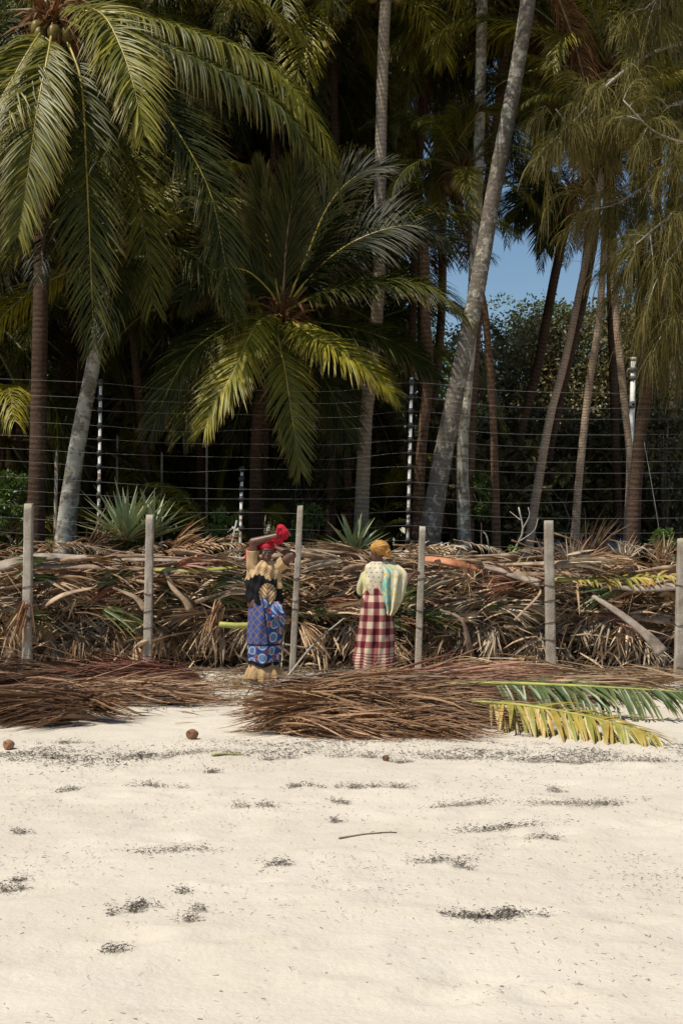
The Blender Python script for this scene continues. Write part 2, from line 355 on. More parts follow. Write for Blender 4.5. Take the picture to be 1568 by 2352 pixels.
# ------------------------------------------------------------------ ground
def axis(lo, hi, step, far, n=14):
    mid = np.arange(lo, hi + step / 2, step)
    g = np.geomspace(1, far, n)
    return np.concatenate([lo - g[::-1], mid, hi + g])
gx = axis(-6.5, 6.5, 0.04, 900); gy = axis(3.6, 19.5, 0.045, 900)
X, Yg = np.meshgrid(gx, gy)
Z = 0.05 * (vnoise(X * 0.5 + 9, Yg * 0.5) - 0.5) + 0.035 * (vnoise(X * 1.9, Yg * 2.3 + 40) - 0.5) + 0.016 * (vnoise(X * 5.3, Yg * 6 + 80) - 0.5) + 0.009 * (vnoise(X * 12, Yg * 13) - 0.5)
prints = [(R.uniform(-3.5, 3.5), R.uniform(4.7, 10.5)) for _ in range(120)]
for fx, fy in prints:
    a = R.uniform(-0.5, 0.5); dx = X - fx; dy = Yg - fy
    u = (dx * math.cos(a) + dy * math.sin(a)) / 0.13; v = (-dx * math.sin(a) + dy * math.cos(a)) / 0.07
    rr = u * u + v * v
    Z += R.uniform(0.4, 1.6) * (-0.016 * np.exp(-rr * 1.2) + 0.007 * np.exp(-(np.sqrt(rr) - 1.6) ** 2 * 4))
Z = Z * (np.abs(X) < 8) * (Yg < 21) - 0.02
Z[Yg < 3.5] = -0.02
ZS = Z.copy()
def sand_z(x, y):
    x = np.asarray(x, float); y = np.asarray(y, float)
    i = np.clip(np.searchsorted(gx, x) - 1, 0, len(gx) - 2); j = np.clip(np.searchsorted(gy, y) - 1, 0, len(gy) - 2)
    fx = np.clip((x - gx[i]) / (gx[i + 1] - gx[i]), 0, 1); fy = np.clip((y - gy[j]) / (gy[j + 1] - gy[j]), 0, 1)
    return (ZS[j, i] * (1 - fx) + ZS[j, i + 1] * fx) * (1 - fy) + (ZS[j + 1, i] * (1 - fx) + ZS[j + 1, i + 1] * fx) * fy
def settle(V): V[:, 2] += sand_z(V[:, 0], V[:, 1]); return V
def between_posts(px):
    for lim, t in ((62, 'left of the first post'), (339, 'right of the first post'), (671, 'right of the second post'), (960, 'right of the thin post'),
                   (1262, 'left of the lone thick post'), (1558, 'right of the lone thick post')):
        if px < lim: return t
    return 'right of the last post'
def level(z): return 'low' if z < 0.5 else ('halfway up' if z < 1.0 else 'high')
def xpx(x, Y): return HX + x / Y * FPX
me = raw_mesh('sand', np.stack([X, Yg, Z], -1).reshape(-1, 3), grid_faces(len(gx), len(gy), False), None, [M['sand']])
tag(link('beach_sand', me), 'pale coral sand beach', None, None, 'structure')
fx_ = np.linspace(-60, 60, 121); fy_ = np.concatenate([np.linspace(18.2, 40, 60), np.linspace(41, 400, 30)])
X, Yg = np.meshgrid(fx_, fy_)
Z = 0.03 + 0.06 * vnoise(X * 1.3, Yg * 1.3)
Z = np.where(Yg < 18.8, -0.08, Z)
me = raw_mesh('forest_floor', np.stack([X, Yg, Z], -1).reshape(-1, 3), grid_faces(len(fx_), len(fy_), False), None, [M['floor']])
tag(link('forest_floor', me), 'dark litter covered ground under the palms', None, None, 'structure')

# ------------------------------------------------------------------ palm fronds
def frond_geo(path, Lmax, n=85, sweep=0.75, droop=0.9, vee=0.15, W=0.042, K=4, up=(0, 0, 1), start=0.16, r0=0.03, jit=0.10, ragged=0.08, rng=R, fold=0.16):
    path = np.asarray(path, float); T, U, S = frames(path, up)
    seg = np.linalg.norm(np.diff(path, axis=0), axis=1); cum = np.concatenate([[0], np.cumsum(seg)]); cum /= cum[-1]
    V, F, C = [], [], []; off = 0
    g = Geo()
    for sgn in (-1, 1):
        t = np.linspace(start, 0.995, n) + rng.normal(size=n) * 0.002
        keep = rng.random(n) > ragged; t = np.clip(t[keep], 0, 1)
        itp = lambda A: np.stack([np.interp(t, cum, A[:, k]) for k in range(3)], 1)
        b, tt, uu, ss = itp(path), norm(itp(T)), norm(itp(U)), norm(itp(S))
        m = len(t)
        sw = sweep + 0.55 * np.maximum(0, t - 0.45) + rng.normal(size=m) * jit
        d = ss * sgn * np.cos(sw)[:, None] + tt * np.sin(sw)[:, None] + uu * (vee + rng.normal(size=m) * jit)[:, None]
        prof = np.interp(t, [0, start, 0.35, 0.6, 0.85, 1.0], [0.5, 0.55, 1.0, 0.97, 0.68, 0.42])
        L = Lmax * prof * (1 + rng.normal(size=m) * 0.07)
        wd = W * np.interp(t, [0, 0.5, 1], [0.85, 1.0, 0.6]) * (1 + rng.normal(size=m) * 0.1)
        side = tt * 0.9 - ss * sgn * 0.3 + rng.normal(size=(m, 3)) * 0.12
        g.add(*strips(b + uu * r0 * 0.2, d, L, wd, side, droop * (1 + rng.normal(size=m) * 0.18), K=K, fold=fold, rng=rng))
    rg = Geo(); rad = np.interp(cum, [0, 0.12, 1], [r0 * 1.5, r0, r0 * 0.16])
    rg.add(*tube(path, rad, 6, up))
    return g, rg

def arch(e0, bend, L=4.0, n=18, sidebend=0.0):
    p = np.zeros((n, 3)); e = e0; az = 0.0
    for k in range(1, n):
        t = k / n; e = max(e - bend * (0.35 + 1.3 * t) / n, -1.52); az += sidebend / n
        p[k] = p[k - 1] + L / (n - 1) * np.array([math.cos(e) * math.cos(az), math.cos(e) * math.sin(az), math.sin(e)])
    return p
PROTO = []                                                     # (elevation, leaf mesh, rib mesh)
for e0, bend in ((80, 45), (65, 80), (52, 95), (38, 90), (25, 95), (10, 85), (-8, 75), (-30, 60), (-55, 35)):
    for v in range(2):
        rng = np.random.default_rng(int(e0 * 10 + v + 3000))
        path = arch(math.radians(e0), math.radians(bend * rng.uniform(0.85, 1.2)), 3.9, 18, rng.uniform(-0.5, 0.5))
        g, rg = frond_geo(path, 0.88, n=118, droop=rng.uniform(0.9, 1.9), vee=rng.uniform(0, 0.25), W=0.027, K=3, rng=rng, ragged=0.12 if v else 0.05)
        PROTO.append((e0, g.mesh('frond', M['frond']), rg.mesh('midrib', M['rib_dark'])))

def set_mat(o, m):
    o.material_slots[0].link = 'OBJECT'; o.material_slots[0].material = m

def add_frond(palm, c, az, el, s, leaf=None, rib=None, roll=0.0):
    k = min(range(len(PROTO)), key=lambda i: abs(PROTO[i][0] - el) + rnd.random() * 12)
    f = bpy.data.objects.new('frond', PROTO[k][1]); COL.objects.link(f); f.parent = palm
    f.location = Vector([float(v) for v in c]) - palm.location
    f.rotation_euler = (roll, math.radians(PROTO[k][0] - el) * 0.5, az); f.scale = (s, s, s)
    r = bpy.data.objects.new('midrib', PROTO[k][2]); COL.objects.link(r); r.parent = f
    if leaf: set_mat(f, M[leaf])
    if rib: set_mat(r, M[rib])
    return f

def crown(palm, c, n=20, s=1.0, lo=-60, hi=78, dead=1, lit=0.0, azskip=None, rise=0.1):
    a0 = rnd.random() * 6.28
    for i in range(n):
        t = (i + 0.5) / n; el = hi + (lo - hi) * t ** 0.9 + rnd.uniform(-8, 8)
        az = a0 + i * 2.39996 + rnd.uniform(-0.25, 0.25)
        if azskip and azskip(az % (2 * math.pi), el): continue
        cc = np.array(c) + np.array([math.cos(az) * 0.08, math.sin(az) * 0.08, rise * (1 - t)])
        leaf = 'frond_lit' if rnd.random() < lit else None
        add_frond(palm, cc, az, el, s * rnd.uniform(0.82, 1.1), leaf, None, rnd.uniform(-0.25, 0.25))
    for i in range(dead):
        add_frond(palm, c, rnd.random() * 6.28, rnd.uniform(-60, -40), s * rnd.uniform(0.7, 0.9), 'frond_brown', 'rib_brown')

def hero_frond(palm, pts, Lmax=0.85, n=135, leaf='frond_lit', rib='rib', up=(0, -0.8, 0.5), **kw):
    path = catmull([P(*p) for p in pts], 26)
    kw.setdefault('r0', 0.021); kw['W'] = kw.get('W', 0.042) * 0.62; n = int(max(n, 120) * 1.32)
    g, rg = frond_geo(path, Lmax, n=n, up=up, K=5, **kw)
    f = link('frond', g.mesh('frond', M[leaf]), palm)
    r = link('midrib', rg.mesh('midrib', M[rib]), f, world=False)
    return f

def trunk(palm, pts, mat, ringgeo=0.07, flare=1.35, nu=16):
    """pts: (px, py, width_px, Y) from the crown down; runs on to the ground"""
    pp = [np.append(P(a, b, Y), wd * Y / FPX / 2) for a, b, wd, Y in pts]
    last, prev = pp[-1], pp[-2]
    if last[2] > 0.02:
        k = last[2] / max(prev[2] - last[2], 0.1)
        e = last + (last - prev) * min(k, 3.0) * 0.7; e[2] = -0.05; e[3] = last[3] * flare; e[1] = last[1]
        pp.append(e)
    pp = np.array(pp)
    Lt = np.sum(np.linalg.norm(np.diff(pp[:, :3], axis=0), axis=1))
    q = catmull(pp, int(Lt / ringgeo * 3))
    path, rad = q[:, :3], np.maximum(q[:, 3], 0.03)
    ph = np.arange(len(path)) % 3
    rad = rad * np.where(ph == 0, 1.014, np.where(ph == 1, 0.996, 0.988)) * (1 + R.normal(size=len(path)) * 0.010)
    V, F, C = tube(path, rad, nu, up=(0, -1, 0), rough=0.012)
    return link('trunk', raw_mesh('trunk', V, F, C, [M[mat]]), palm)

def palm_thing(base_px, base_py, Y, label, group='coconut palms of the grove', name='coconut_palm'):
    b = P(base_px, base_py, Y); return empty(name, (b[0], Y, 0), label, 'palm tree', group)

def blob(c, r, nu=14, nv=10, amp=0.08):
    th = np.linspace(1e-3, math.pi - 1e-3, nv); a = np.linspace(0, 2 * math.pi, nu, endpoint=False)
    d = np.stack([np.sin(th)[:, None] * np.cos(a), np.sin(th)[:, None] * np.sin(a), np.cos(th)[:, None] * np.ones(nu)], -1)
    V = np.array(c) + d * np.array(r) * (1 + amp * np.sin(3 * a + 1)[None, :, None] * np.sin(th)[:, None, None])
    return V.reshape(-1, 3), grid_faces(nu, nv, True)

_hr = np.random.default_rng(77); _n = 150
_d = norm(_hr.normal(size=(_n, 3)) + np.array([0, 0, 0.1]))
HEART = raw_mesh('leaf_sheath', *strips(_d * 0.10, norm(_d + _hr.normal(size=(_n, 3)) * 0.6), _hr.uniform(0.15, 0.5, _n), _hr.uniform(0.015, 0.05, _n), _hr.normal(size=(_n, 3)), _hr.uniform(0.6, 2.2, _n), K=3, rng=_hr), [M['frond_brown']])
def coconuts(palm, c, n=5, hs=1.0):
    h = bpy.data.objects.new('leaf_sheath', HEART); COL.objects.link(h); h.parent = palm; h.location = Vector([float(v) for v in c]) - palm.location; h.rotation_euler = (0, 0, rnd.random() * 6); h.scale = (hs, hs, hs); h['kind'] = 'stuff'
    for i in range(n):
        a = rnd.random() * 6.28; q = np.array(c) + np.array([math.cos(a) * 0.24, math.sin(a) * 0.24, -0.15 - rnd.random() * 0.3])
        link('coconut', Geo().add(*blob(q, (0.1, 0.1, 0.125))).mesh('coconut', M['coconut_green']), palm)

# --- big palm at the left
A = palm_thing(80, 1250, 20.5, 'big palm at the left with long sunlit fronds hanging from its crown')
trunk(A, [(122, 20, 34, 20.5), (112, 250, 34, 20.5), (100, 470, 35, 20.5), (92, 800, 36, 20.5), (86, 1100, 40, 20.5), (80, 1250, 48, 20.5)], 'tr_dark')
UPF = (0.1, -0.9, 0.45)
hero_frond(A, [(122, 55, 20.2), (112, 120, 19.6), (88, 240, 19.2), (68, 380, 19.0), (42, 545, 18.9)], 0.82, up=UPF, W=0.05, droop=0.7)
hero_frond(A, [(112, 50, 20.2), (72, 108, 19.7), (30, 180, 19.4), (0, 235, 19.2), (-40, 340, 19.0)], 0.85, up=UPF, W=0.05, droop=0.8)
hero_frond(A, [(140, 30, 20.2), (190, 17, 19.5), (240, 38, 19.0), (282, 118, 18.6), (312, 215, 18.3), (332, 310, 18.2)], 0.88, up=(0.15, -0.75, 0.65), W=0.045, droop=0.7, n=110)
hero_frond(A, [(150, 45, 20.4), (220, 90, 19.6), (335, 212, 18.9), (400, 290, 18.7), (480, 435, 18.5), (515, 590, 18.4), (532, 690, 18.4)], 0.92, up=(0.35, -0.85, 0.4), W=0.04, droop=0.55, n=130, leaf='frond')
hero_frond(A, [(135, 60, 20.2), (170, 130, 19.9), (190, 210, 19.7), (200, 400, 19.5), (210, 630, 19.4), (216, 800, 19.4)], 0.85, up=(0.1, -0.95, 0.1), leaf='frond', rib='rib', n=120, droop=0.6)
hero_frond(A, [(150, 25, 20.5), (260, 30, 20.2), (365, 50, 20.0), (550, 112, 19.8), (640, 172, 19.7), (705, 245, 19.6), (758, 350, 19.5), (766, 425, 19.5)], 0.95, up=(0.0, -0.35, 1.0), W=0.046, droop=2.6, n=130)
hero_frond(A, [(150, 40, 20.5), (240, 62, 19.8), (340, 88, 19.4), (480, 150, 19.2), (565, 188, 19.1), (640, 245, 19.0), (690, 305, 19.0), (752, 395, 19.0)], 0.95, up=(0.0, -0.2, 1.0), W=0.046, droop=3.2, n=130, leaf='frond')
hero_frond(A, [(150, 10, 20.5), (300, -50, 20.8), (450, -45, 21.0), (560, -5, 21.2), (640, 40, 21.3), (690, 80, 21.3)], 0.9, up=(0, -0.3, 1), droop=1.5)
hero_frond(A, [(140, 60, 20.6), (220, 150, 20.6), (290, 330, 20.5), (330, 520, 20.4), (350, 700, 20.4)], 0.9, up=(0.2, -0.9, 0.2), leaf='frond', rib='rib_dark', droop=0.6)
hero_frond(A, [(105, 50, 20.8), (50, 60, 21), (-30, 120, 21.2), (-90, 260, 21.2)], 0.9, leaf='frond', rib='rib_dark')
hero_frond(A, [(115, 65, 20.8), (60, 200, 20.9), (20, 420, 20.9), (-10, 640, 20.9)], 0.9, leaf='frond', rib='rib_dark', up=(-0.1, -0.9, 0.1))
crown(A, P(125, 30, 20.7), 16, 1.0, -20, 80, dead=2, azskip=lambda a, e: 3.6 < a < 5.8)
coconuts(A, P(125, 45, 20.2), 6, 1.5)

# --- short palm in the middle
Cp = palm_thing(585, 1250, 21.5, 'short palm in the middle, its low crown spreading fronds every way')
trunk(Cp, [(645, 735, 26, 21.5), (632, 800, 26, 21.5), (600, 910, 25, 21.5), (589, 1000, 25, 21.5), (585, 1250, 32, 21.5)], 'tr_dark')
cc = (648, 722, 21.3)
H = hero_frond
H(Cp, [cc, (590, 745, 20.6), (530, 868, 20.1), (495, 920, 20.0), (470, 985, 20.0)], 0.75, up=(-0.3, -0.8, 0.5), W=0.05, droop=0.6)
H(Cp, [cc, (638, 765, 20.6), (655, 855, 20.2), (676, 995, 20.0), (690, 1080, 20.0)], 0.62, up=(0.1, -0.95, 0.3), W=0.045, droop=0.5)
H(Cp, [cc, (700, 762, 20.6), (760, 795, 20.2), (830, 838, 20.0), (900, 900, 20.0)], 0.8, up=(0.3, -0.7, 0.7), W=0.045, droop=0.9)
H(Cp, [cc, (550, 738, 20.8), (450, 800, 20.6), (395, 880, 20.5), (350, 985, 20.5)], 0.85, up=(-0.4, -0.7, 0.6), leaf='frond', droop=0.9)
H(Cp, [cc, (652, 640, 21.2), (662, 520, 21.0), (690, 365, 20.8)], 0.8, up=(0.1, -1, 0.2), sweep=1.05, rib='stalk', leaf='frond', droop=0.3)
H(Cp, [cc, (628, 620, 21.2), (605, 500, 21.2), (596, 395, 21.2)], 0.75, up=(0, -1, 0.2), sweep=1.2, leaf='frond', droop=0.3)
H(Cp, [cc, (700, 690, 21.0), (784, 662, 20.8), (900, 648, 20.7), (985, 665, 20.6), (1070, 725, 20.6)], 0.9, up=(0.1, -0.6, 0.8), leaf='frond', droop=1.0)
H(Cp, [cc, (700, 650, 21.2), (784, 572, 21.0), (880, 528, 20.9), (960, 520, 20.9), (1040, 560, 20.8)], 0.9, up=(-0.2, -0.7, 0.7), leaf='frond', droop=0.8)
H(Cp, [cc, (700, 600, 21.3), (750, 480, 21.3), (810, 410, 21.3), (880, 385, 21.3)], 0.85, up=(-0.4, -0.8, 0.4), leaf='frond', sweep=0.9, droop=0.6)
H(Cp, [cc, (620, 670, 21.2), (560, 620, 21.0), (480, 625, 20.9), (420, 680, 20.9)], 0.85, up=(0.2, -0.7, 0.7), leaf='frond', droop=1.0)
H(Cp, [cc, (640, 640, 21.4), (580, 540, 21.4), (520, 470, 21.4), (440, 450, 21.4)], 0.85, up=(0.3, -0.8, 0.4), leaf='frond', droop=0.8)
H(Cp, [cc, (720, 740, 21.3), (830, 760, 21.1), (930, 800, 21.0), (1000, 870, 21.0)], 0.85, up=(0.2, -0.6, 0.8), leaf='frond', droop=1.0)
H(Cp, [cc, (560, 760, 21.4), (470, 860, 21.3), (420, 1000, 21.2)], 0.85, up=(-0.3, -0.8, 0.4), leaf='frond', rib='rib_dark')
H(Cp, [cc, (700, 800, 21.5), (760, 900, 21.4), (800, 1010, 21.4)], 0.8, up=(0.3, -0.8, 0.3), leaf='frond', rib='rib_dark')
crown(Cp, P(648, 720, 21.6), 10, 0.95, -10, 70, dead=0, azskip=lambda a, e: 3.4 < a < 6.0)
coconuts(Cp, P(648, 740, 21.2), 6, 1.5)

GAP = lambda a, e: math.cos(a) > 0.1
# --- the trunks to the right and their crowns
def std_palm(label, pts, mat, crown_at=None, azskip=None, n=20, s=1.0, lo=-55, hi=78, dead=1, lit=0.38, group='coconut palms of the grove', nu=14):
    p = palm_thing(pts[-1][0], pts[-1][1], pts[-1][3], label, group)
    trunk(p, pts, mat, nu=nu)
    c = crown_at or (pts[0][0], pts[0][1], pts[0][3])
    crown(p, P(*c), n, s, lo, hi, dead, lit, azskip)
    coconuts(p, P(*c), 3)
    return p
E = std_palm('thick grey lichened palm trunk leaning to the right across the picture', [(1226, -130, 34, 20.6), (1212, 0, 35, 20.6), (1190, 140, 34, 20.6), (1160, 300, 35, 20.6), (1130, 460, 36, 20.6), (1092, 680, 38, 20.6), (1042, 920, 41, 20.6), (1002, 1130, 46, 20.6), (980, 1290, 55, 20.6)], 'tr_lichen', n=9, nu=20, lo=15)
F_ = std_palm('white lichened palm trunk half hidden behind the thick leaning one', [(1110, -160, 24, 23), (1100, 300, 25, 23), (1085, 700, 26, 23), (1070, 900, 27, 23), (1061, 1050, 28, 23), (1067, 1280, 33, 23)], 'tr_white', n=9, lo=0)
G = std_palm('slim red-brown ringed palm crossing just left of the thick leaning trunk', [(1166, 20, 20, 25), (1158, 120, 20, 25), (1142, 260, 21, 25), (1122, 420, 23, 25), (1108, 560, 25, 25), (1092, 760, 25, 25), (1080, 950, 27, 25), (1072, 1260, 32, 25)], 'tr_red', n=20, lit=0.2, s=0.8, lo=-35)
H(G, [(1166, 20, 24.8), (1120, -10, 24.4), (1040, 0, 24.2), (960, 45, 24.0), (892, 112, 23.9)], 1.0, up=(0, -0.5, 1), W=0.05, droop=1.3)
H(G, [(1170, 20, 24.6), (1215, 40, 24.0), (1260, 95, 23.6), (1300, 170, 23.5), (1322, 240, 23.5)], 0.75, leaf='frond_brown', rib='stalk_orange', up=(0.2, -0.9, 0.4), droop=0.6)
G2 = std_palm('thin dark palm with a kinked trunk standing in the sky gap', [(1062, 395, 14, 23), (1074, 460, 14, 23), (1082, 540, 15, 23), (1096, 640, 16, 23), (1113, 720, 16, 23), (1128, 900, 17, 23), (1135, 1060, 18, 23), (1139, 1260, 22, 23)], 'tr_red', n=16, lit=0.25, lo=-25, s=0.5)
H(G2, [(1062, 395, 23.8), (1090, 400, 23.4), (1080, 300, 23.4), (1050, 250, 23.3)], 0.7, leaf='frond_lit')
H(G2, [(1062, 400, 23.8), (1040, 350, 23.3), (1090, 270, 23.0), (1130, 255, 22.9)], 0.8, leaf='frond_lit', up=(-0.5, -0.7, 0.4))
H(G2, [(1062, 395, 23.8), (1030, 330, 23.5), (990, 430, 23.2), (985, 470, 23.2)], 0.7, leaf='frond_lit')
Hh = std_palm('dark palm trunk leaning right with fronds hanging against the blue sky', [(1312, 445, 20, 27), (1300, 510, 20, 27), (1272, 640, 21, 27), (1232, 850, 22, 27), (1195, 990, 23, 27), (1170, 1150, 25, 27), (1158, 1280, 30, 27)], 'tr_dark', n=16, lo=-30, lit=0.0, s=0.45)
H(Hh, [(1312, 440, 26.8), (1270, 420, 26.4), (1215, 450, 26.2), (1180, 510, 26.2)], 0.8, leaf='frond', rib='rib_dark', droop=1.0)
H(Hh, [(1312, 440, 26.8), (1290, 450, 26.4), (1262, 500, 26.2), (1252, 570, 26.2)], 0.7, leaf='frond', rib='rib_dark', droop=0.7)
I_ = std_palm('slender tan palm trunk, bright at its foot, leaning right near the middle post', [(1388, 360, 15, 21.4), (1366, 490, 16, 21.4), (1336, 640, 16, 21.4), (1296, 830, 17, 21.4), (1262, 960, 19, 21.4), (1232, 1130, 21, 21.4), (1209, 1290, 24, 21.4)], 'tr_tan', n=10, lo=15, s=0.45)
J_ = std_palm('slim tan palm trunk standing to the right of the brightest leaning one', [(1398, 160, 14, 22.5), (1390, 480, 15, 22.5), (1376, 720, 16, 22.5), (1350, 900, 17, 22.5), (1327, 1120, 18, 22.5), (1318, 1270, 23, 22.5)], 'tr_tan', n=14, lo=0, s=0.8)
K_ = std_palm('bent ringed palm trunk in front of the white pipe pole', [(1402, 330, 15, 22.2), (1405, 500, 16, 22.2), (1412, 700, 17, 22.2), (1430, 900, 17, 22.2), (1445, 1060, 17, 22.2), (1440, 1260, 22, 22.2)], 'tr_tan', n=10, lo=15, s=0.45)
D_ = std_palm('tall pale palm trunk rising straight at the top centre', [(890, -60, 25, 22.2), (882, 60, 26, 22.2), (876, 250, 26, 22.2), (872, 480, 27, 22.2), (868, 680, 28, 22.2), (850, 880, 30, 22.2), (840, 960, 30, 22.2), (830, 1180, 34, 22.2), (828, 1260, 38, 22.2)], 'tr_pale', n=12, dead=0, lo=0)
M_ = std_palm('dark ringed palm trunk beside the right electric fence post', [(972, 500, 22, 24.5), (976, 720, 23, 24.5), (984, 860, 24, 24.5), (965, 1060, 25, 24.5), (958, 1280, 30, 24.5)], 'tr_red', n=14, s=0.6, lo=0, azskip=GAP)
B_ = std_palm('curved pale palm trunk striped by leaf shadows at the left', [(246, 600, 28, 22), (232, 720, 30, 22), (214, 840, 33, 22), (190, 960, 36, 22), (168, 1090, 40, 22), (150, 1250, 50, 22)], 'tr_white', n=18, lit=0.4, lo=-5, s=0.8, dead=0)
N_ = std_palm('thin reddish trunk leaning behind the dark left palm', [(205, 690, 17, 26), (170, 760, 18, 26), (140, 850, 19, 26), (110, 1000, 21, 26), (95, 1270, 26, 26)], 'tr_red', n=16, lo=-5, s=0.8)
O_ = std_palm('slim brown trunk under the short middle palm, left of the ringed one', [(770, 800, 16, 27), (788, 930, 18, 27), (797, 1050, 19, 27), (800, 1260, 24, 27)], 'tr_red', n=18)

std_palm('palm crown filling the top edge just left of the tall pale trunk', [(760, -40, 18, 25), (770, 400, 19, 25), (765, 800, 20, 25), (760, 1250, 24, 25)], 'tr_dark', n=20, lit=0.5, lo=-45, dead=0)
std_palm('palm crown with bright fronds at the top between the big left palm and pale trunk', [(610, 20, 18, 26), (640, 400, 19, 26), (660, 800, 20, 26), (672, 1250, 24, 26)], 'tr_dark', n=20, lit=0.5, lo=-45)
std_palm('palm crown right of the tall pale trunk near the top edge', [(985, 40, 17, 26), (960, 400, 18, 26), (945, 800, 19, 26), (940, 1250, 22, 26)], 'tr_dark', n=20, lit=0.5, lo=-30, s=0.85)
std_palm('palm crown at the top edge between the leaning trunk and the casuarina', [(1335, 30, 15, 26), (1372, 420, 15, 26), (1350, 640, 15, 26), (1300, 860, 16, 26), (1213, 1270, 20, 26)], 'tr_dark', n=18, lit=0.4, lo=-30, s=0.75)
# background palms that cannot be told apart
BACK = [(700, 60, 28), (500, 100, 29), (330, 330, 27), (450, 540, 26), (790, 240, 28), (1000, 180, 29), (950, 300, 28), (560, 330, 30), (40, 560, 27),
        (20, 300, 25), (390, 720, 29), (150, 800, 30), (840, 740, 29), (300, 900, 27), (1480, 160, 29), (1510, 250, 31),
        (860, 430, 31), (620, -60, 26), (320, -80, 25), (60, 900, 29), (520, 880, 30), (720, 930, 30), (860, 950, 30), (240, 480, 30), (640, 520, 31), (1400, -40, 27),
        (170, 150, 31), (820, 30, 32), (850, 680, 32), (480, 320, 33), (700, 730, 33), (20, 1020, 25), (430, 1050, 29), (-60, 100, 24), (-80, 700, 24)]
for k, pts in enumerate(([(1180, 200, 15, 31), (1150, 400, 16, 31), (1092, 680, 17, 31), (1045, 920, 18, 31), (985, 1250, 20, 31)], [(1075, 60, 15, 33), (1125, 420, 16, 33), (1096, 690, 17, 33), (1048, 920, 18, 33), (990, 1250, 20, 33)],
                         [(1275, 150, 15, 31), (1345, 420, 15, 31), (1340, 620, 15, 31), (1298, 830, 16, 31), (1215, 1270, 20, 31)], [(1310, 60, 15, 29), (1368, 420, 15, 29), (1345, 620, 15, 29), (1296, 840, 16, 29), (1212, 1270, 20, 29)])):
    std_palm('palm deep in the grove with its trunk lost among dark fronds', pts, 'tr_dark', n=18, s=0.78, lo=-35, dead=0, lit=0.12, group='background palms of the grove', nu=8)
for k, (a, b, Y) in enumerate(BACK):
    far = Y >= 31; sky_side = a > 1080
    p = std_palm('palm deep in the grove, its crown %s at the %s' % ('above the top edge' if b < 0 else ('near the top' if b < 250 else ('in the upper part' if b < 500 else ('mid height' if b < 800 else 'low in the shade'))), 'left edge' if a < 200 else ('left' if a < 550 else ('middle' if a < 950 else 'right'))), [(a, b, 18, Y), (a - rnd.uniform(-25, 25), (b + 1200) / 2, 19, Y), (a - rnd.uniform(-40, 40), 1250, 22, Y)], rnd.choice(['tr_dark', 'tr_red', 'tr_dark']),
             n=18 if not far else 16, s=0.72 if sky_side else 1.0, lo=-30 if sky_side else -70, lit=0.12, dead=0 if k % 3 else 1, group='background palms of the grove', nu=8, azskip=GAP if 780 < a < 1080 and 200 < b < 1000 else None)

# ------------------------------------------------------------------ broad-leaved trees, shrubs
def leaf_cloud(n, size, clumps, ell, rng, droop=0.3):
    cc = rng.normal(size=(clumps, 3)); cc = norm(cc) * (rng.random((clumps, 1)) ** 0.4) * np.array(ell)
    rad = rng.uniform(0.16, 0.32, clumps) * min(ell)
    k = rng.integers(0, clumps, n); d = norm(rng.normal(size=(n, 3)))
    b = cc[k] + d * (rad[k] * (0.55 + 0.45 * rng.random(n)))[:, None]
    dd = norm(d + rng.normal(size=(n, 3)) * 0.6 + np.array([0, 0, -droop]))
    return strips(b, dd, size * rng.uniform(0.7, 1.3, n), size * 0.5 * rng.uniform(0.7, 1.3, n), norm(rng.normal(size=(n, 3))), 0.5, K=2, fold=0.12, rng=rng,
                  prof=lambda t: [0.25, 1.0, 0.12][int(round(t * 2))]), cc
def limbs(cc, base, r, rng, n=14):
    g = Geo()
    for c in cc[rng.choice(len(cc), min(n, len(cc)), replace=False)]:
        mid = (c + base) * 0.5 + rng.normal(size=3) * 0.25
        g.add(*tube(catmull([base, mid, c], 8), np.linspace(r, r * 0.18, 8), 5))
    return g
TREES = []
for v in range(3):
    rng = np.random.default_rng(70 + v)
    (V, F, C), cen = leaf_cloud(15000, 0.12, 90, (2.7, 2.2, 2.9), rng)
    lm = limbs(cen, np.array([0, 0, -2.6]), 0.09, rng, 22)
    TREES.append((raw_mesh('crown', V, F, C, [M['broad']]), lm.mesh('limbs', M['wood'])))
def broad_tree(px, py, Y, s, v, label, mat='broad', group='broad-leaved trees behind the palms'):
    c = P(px, py, Y)
    t = empty('broadleaf_tree', (c[0], Y, 0), label, 'tree', group)
    cr = bpy.data.objects.new('crown', TREES[v][0]); COL.objects.link(cr); cr.parent = t; cr.location = (0, 0, c[2]); cr.scale = (s, s, s); cr.rotation_euler = (0, 0, rnd.random() * 6)
    set_mat(cr, M[mat])
    lb = bpy.data.objects.new('limbs', TREES[v][1]); COL.objects.link(lb); lb.parent = cr
    g = Geo().add(*tube(catmull([(0, 0, -0.1), (0.1, 0, c[2] * 0.4), (0, 0, max(c[2] - 1.8 * s, 0.3))], 10), np.linspace(0.2, 0.1, 10), 8))
    tr = link('trunk', g.mesh('trunk', M['wood']), t, world=False)
    return t
broad_tree(1190, 935, 46, 1.15, 0, 'olive broad-leaved tree just right of the leaning trunk, under the sky gap')
broad_tree(1320, 925, 47, 1.2, 1, 'greyish broad-leaved tree behind the slender tan trunks')
broad_tree(1450, 930, 46, 1.2, 2, 'olive broad-leaved tree behind the white pipe pole')
broad_tree(1245, 915, 52, 1.25, 2, 'sunlit green tree top showing above the olive trees at the sky gap', 'broad_green')
broad_tree(1385, 905, 52, 1.25, 0, 'bright green tree top behind the slim tan palms', 'broad_green')
broad_tree(1555, 920, 48, 1.3, 1, 'green tree at the right edge behind the hanging needles', 'broad_green')
broad_tree(1110, 960, 47, 1.1, 1, 'olive tree showing behind the thick leaning trunk')
broad_tree(1150, 1150, 31, 0.7, 1, 'low dark tree behind the kinked palm trunk')
broad_tree(1400, 1160, 30, 0.75, 0, 'low dark tree behind the bent ringed trunk')
